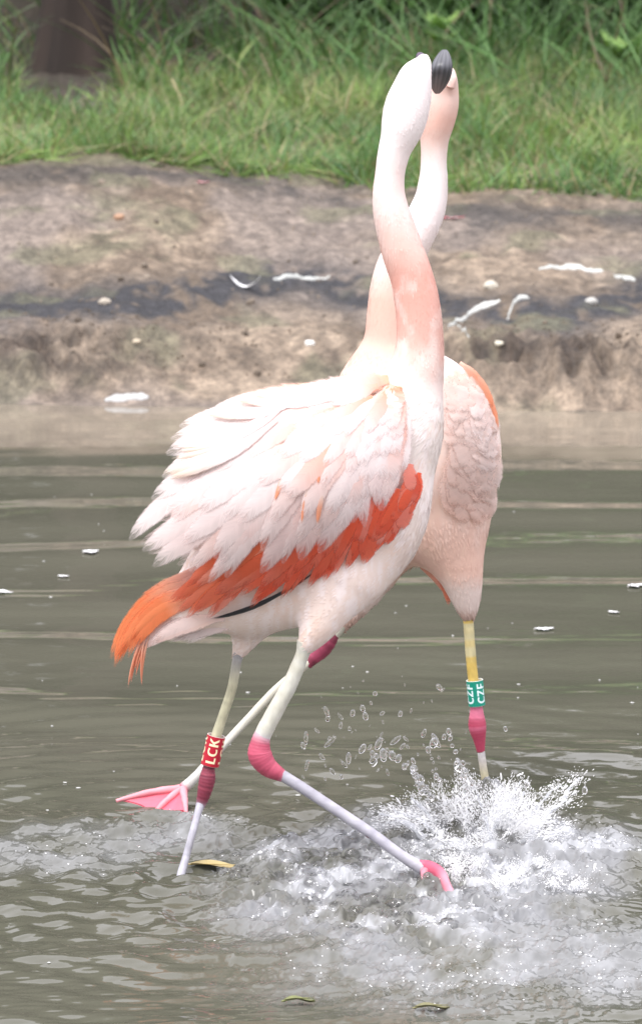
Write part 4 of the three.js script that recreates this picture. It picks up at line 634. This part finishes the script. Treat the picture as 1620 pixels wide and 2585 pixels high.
function crown(parent, cx, cy, cz, rx, ry, rz, count, size, col, rnd, clumps = 26) {
  const list = [], cs = []; for (let k = 0; k < clumps; k++) { const t = rnd() * 6.283, u = rr(-1, 1, rnd), q = Math.sqrt(1 - u * u), r = Math.cbrt(rnd()) * 0.9; cs.push([q * Math.cos(t) * r, u * r, q * Math.sin(t) * r, rr(0.16, 0.36, rnd), rr(0.7, 1.3, rnd)]); }
  for (let k = 0; k < count; k++) { const c = cs[Math.floor(rnd() * clumps)], t = rnd() * 6.283, u = rr(-1, 1, rnd), q = Math.sqrt(1 - u * u), r = c[3] * Math.cbrt(rnd()), s = size * rr(0.6, 1.3, rnd), m = c[4] * rr(0.75, 1.25, rnd); list.push({ p: V(cx + rx * (c[0] + r * q * Math.cos(t)), cy + ry * (c[1] + r * u), cz + rz * (c[2] + r * q * Math.sin(t))), s: [s, s, s], r: [rr(0.4, 2.6, rnd), rr(0, 6.28, rnd), rr(-0.7, 0.7, rnd)], c: col.map((v) => v * m) }); }
  const o = new THREE.InstancedMesh(leafGeo, leafMat(), list.length); list.forEach((e, i) => { dummy.position.copy(e.p); dummy.scale.set(...e.s); dummy.rotation.set(...e.r); dummy.updateMatrix(); o.setMatrixAt(i, dummy.matrix); o.setColorAt(i, new THREE.Color().setRGB(...e.c)); });
  o.name = 'crown'; o.userData.kind = 'stuff'; parent.add(o); return o;
}
const bark = (t, p) => { const k = 0.7 + 0.6 * fbm(p[0] * 9, p[1] * 3, p[2] * 9, 3); return [0.10 * k, 0.072 * k, 0.055 * k]; };
function tree(x, z, h, r, rad, label, col, seed, low) {
  const rnd = rng(seed), y = bankH(x, z), o = group('tree', x, y, z); tag(o, label, 'tree');
  const n = 60, sides = 40, pos = [], c = [], idx = []; // furrowed trunk
  for (let i = 0; i <= n; i++) for (let j = 0; j < sides; j++) { const t = i / n, a = j / sides * 6.2832, rt = r * (1 - 0.6 * t) * (1 + 0.7 * Math.exp(-t * h * 5)) * (1 + 0.36 * (fbm(a * 5.2, t * 1.6 * h, seed, 3) - 0.5)), k = 0.4 + 1.1 * fbm(a * 5, t * h * 1.6, seed + 3, 3); pos.push(Math.cos(a) * rt + 0.08 * t * h * Math.sin(t * 3), t * h - 0.05, Math.sin(a) * rt); c.push(0.034 * k, 0.024 * k, 0.019 * k); }
  for (let i = 0; i < n; i++) for (let j = 0; j < sides; j++) { const a = i * sides + j, b = i * sides + (j + 1) % sides; idx.push(a, a + sides, b, b, a + sides, b + sides); }
  part('trunk', geo(pos, idx, c), std({ vertexColors: true, roughness: 0.95 }), o);
  for (let k = 0; k < 5; k++) { const a = rnd() * 6.283, y0 = h * rr(0.45, 0.85, rnd), L = rad * rr(0.6, 0.95, rnd); part('branch', limb([[0.05 * y0, y0, 0, r * 0.34], [Math.cos(a) * L * 0.5, y0 + 0.25 * L, Math.sin(a) * L * 0.5, r * 0.2], [Math.cos(a) * L, y0 + 0.5 * L, Math.sin(a) * L, r * 0.05]], bark, { n: 12, sides: 8 }), std({ vertexColors: true, roughness: 0.95 }), o); }
  crown(o, 0, h * 0.5 + (low ?? 0.06) * h, 0, rad, h * 0.42, rad, 13000, 0.19, col, rnd, 60); shade(o);
}
function shrub(x, z, rx, ry, label, col, seed, size = 0.07, count = 6500, stems = 7) {
  const rnd = rng(seed), y = bankH(x, z), o = group('shrub', x, y, z); tag(o, label, 'shrub');
  for (let k = 0; k < stems; k++) { const a = rnd() * 6.283, L = rx * rr(0.3, 0.8, rnd); part('stem', limb([[Math.cos(a) * 0.06, -0.05, Math.sin(a) * 0.06, 0.014], [Math.cos(a) * L * 0.5, ry * 0.7, Math.sin(a) * L * 0.4, 0.010], [Math.cos(a) * L, ry * 1.6, Math.sin(a) * L * 0.7, 0.004]], bark, { n: 10, sides: 7 }), std({ vertexColors: true, roughness: 0.9 }), o); }
  crown(o, 0, ry, 0, rx, ry, rx * 0.55, count, size, col, rnd, 34); shade(o);
}
{ // the trunk at the upper left, further trees beyond (they are what the dark water mirrors), understory shrubs
  tree(TRUNK, TP.z, 4.4, 0.105, 1.7, 'brown tree trunk rising out of the grass at the upper left', [0.055, 0.10, 0.03], 201, 0.38);
  tree(-2.9, -13.2, 4.3, 0.17, 2.2, 'tree beyond the bank left of the picture', [0.05, 0.095, 0.03], 202);
  tree(1.6, -13.6, 4.2, 0.17, 2.2, 'tree beyond the grass right of the necks', [0.055, 0.11, 0.03], 203);
  tree(3.6, -13.0, 4.4, 0.17, 2.2, 'tree beyond the bank right of the picture', [0.05, 0.10, 0.03], 204);
  tree(-0.3, -14.6, 4.4, 0.17, 2.2, 'tree beyond the grass behind the necks', [0.05, 0.10, 0.028], 205);
  tree(-5.4, -14.0, 4.3, 0.17, 2.2, 'tree at the far left of the bank', [0.05, 0.10, 0.028], 206);
  tree(6.2, -14.0, 4.3, 0.17, 2.2, 'tree at the far right of the bank', [0.05, 0.10, 0.028], 207);
  const sh = [[-1.9, 0.9, 'dark shrub at the upper left corner', [0.04, 0.08, 0.022]], [-0.62, 0.75, 'brownish shrub right of the tree trunk', [0.045, 0.065, 0.026]], [0.15, 0.85, 'green shrub behind the two heads', [0.05, 0.11, 0.026]], [0.85, 0.9, 'green shrub right of the heads', [0.085, 0.18, 0.045]], [1.75, 0.95, 'green shrub at the upper right corner', [0.08, 0.17, 0.042]]];
  sh.forEach(([x, r, label, c], i) => shrub(x, -11.7 - 0.25 * (i % 2), r, 0.72, label, c, 220 + i));
}
[[0.05, 0.30, 'broad leaved green weeds behind the far bird\'s head', [0.10, 0.21, 0.045]], [0.52, 0.36, 'broad leaved green weeds at the upper right, left clump', [0.115, 0.24, 0.05]], [0.98, 0.34, 'broad leaved green weeds at the upper right corner', [0.10, 0.23, 0.05]]].forEach(([x, r, label, c], i) => shrub(x, -10.4, r, 0.24, label, c, 260 + i, 0.075, 1500, 6));
function plant(px, py, h, n, size, label, seed, col) { // leafy shoot: stem and single leaves
  const rnd = rng(seed), z = -9.6, q = Q(px, py, z), y = bankH(q.x, z), o = group('leafy_plant', q.x, y, z), H = q.y - y; tag(o, label, 'plant');
  part('stem', limb([[0, -0.03, 0, 0.005], [0.01, H * 0.5, 0.01, 0.004], [0, H, 0, 0.002]], () => [0.12, 0.2, 0.06], { n: 10, sides: 6 }), std({ vertexColors: true, roughness: 0.7 }), o);
  const m = leafMat(new THREE.Color().setRGB(...col)); for (let k = 0; k < n; k++) { const l = part('leaf', leafGeo, m, o), a = k * 2.4 + rnd(), s = size * rr(0.7, 1.2, rnd); l.scale.set(s, s, s); l.position.set(0, H * (k % 3 === 2 ? 0.72 : rr(0.94, 1.02, rnd)), 0); l.rotation.set(1.25 + rr(-0.2, 0.2, rnd), a, 0, 'YXZ'); } shade(o);
}
plant(1110, 62, 0, 14, 0.075, 'light green leafy plant above the far bird\'s bill', 301, [0.26, 0.44, 0.08]);
plant(1572, 122, 0, 14, 0.085, 'light green leafy plant at the upper right edge', 302, [0.24, 0.42, 0.08]);
function dryStem(pts, r, label, col = [0.36, 0.28, 0.16]) { const w = pts.map(([x, y, z]) => Q(x, y, z)), b = w[0].clone(), o = new THREE.Mesh(limb(w.map((p, i) => [p.x - b.x, p.y - b.y, p.z - b.z, r * (1 - 0.5 * i / w.length)]), (t) => col.map((v) => v * (0.8 + 0.4 * noise(t * 20, 3))), { n: 24, sides: 7 }), std({ vertexColors: true, roughness: 0.9 })); o.position.copy(b); top(shade(o), 'dry_stem'); tag(o, label, 'stem'); }
dryStem([[120, 160, -10.2], [220, 145, -10.1], [310, 112, -10.2], [360, 100, -10.3]], 0.006, 'brown dry stem lying across the foot of the tree trunk');
dryStem([[528, 272, -9.5], [590, 215, -9.5], [606, 150, -9.6], [650, 96, -9.7]], 0.007, 'long pale green stem arching right of the mud gap', [0.30, 0.36, 0.13]);
dryStem([[360, 372, -8.6], [430, 335, -8.7], [460, 270, -8.8], [435, 200, -9.0]], 0.005, 'tan dry stem bending over the mud edge', [0.38, 0.32, 0.18]);
dryStem([[166, 405, -8.4], [200, 372, -8.5], [226, 352, -8.6]], 0.006, 'short tan stalk lying by the grass edge at the left', [0.42, 0.36, 0.22]);
dryStem([[105, 190, -10.0], [98, 110, -10.1], [102, 60, -10.1]], 0.005, 'upright tan stalk left of the tree trunk');
dryStem([[292, 215, -10.0], [280, 150, -10.0], [272, 120, -10.0]], 0.005, 'upright tan stalk right of the tree trunk');
dryStem([[690, 210, -10.4], [672, 110, -10.5], [650, 30, -10.6]], 0.008, 'brown dry cane in the gap right of the trunk', [0.26, 0.18, 0.13]);
dryStem([[640, 230, -10.4], [610, 120, -10.5], [575, 10, -10.6]], 0.008, 'leaning brown cane in the gap right of the trunk', [0.20, 0.14, 0.10]);
dryStem([[1330, 265, -9.6], [1280, 250, -9.6], [1238, 258, -9.6]], 0.007, 'tan fallen stem lying in the grass right of the heads', [0.40, 0.34, 0.18]);
dryStem([[1560, 540, -8.0], [1535, 470, -8.1], [1552, 395, -8.2]], 0.005, 'orange tan stalk at the grass edge on the right', [0.44, 0.27, 0.13]);

renderer.render(scene, camera);
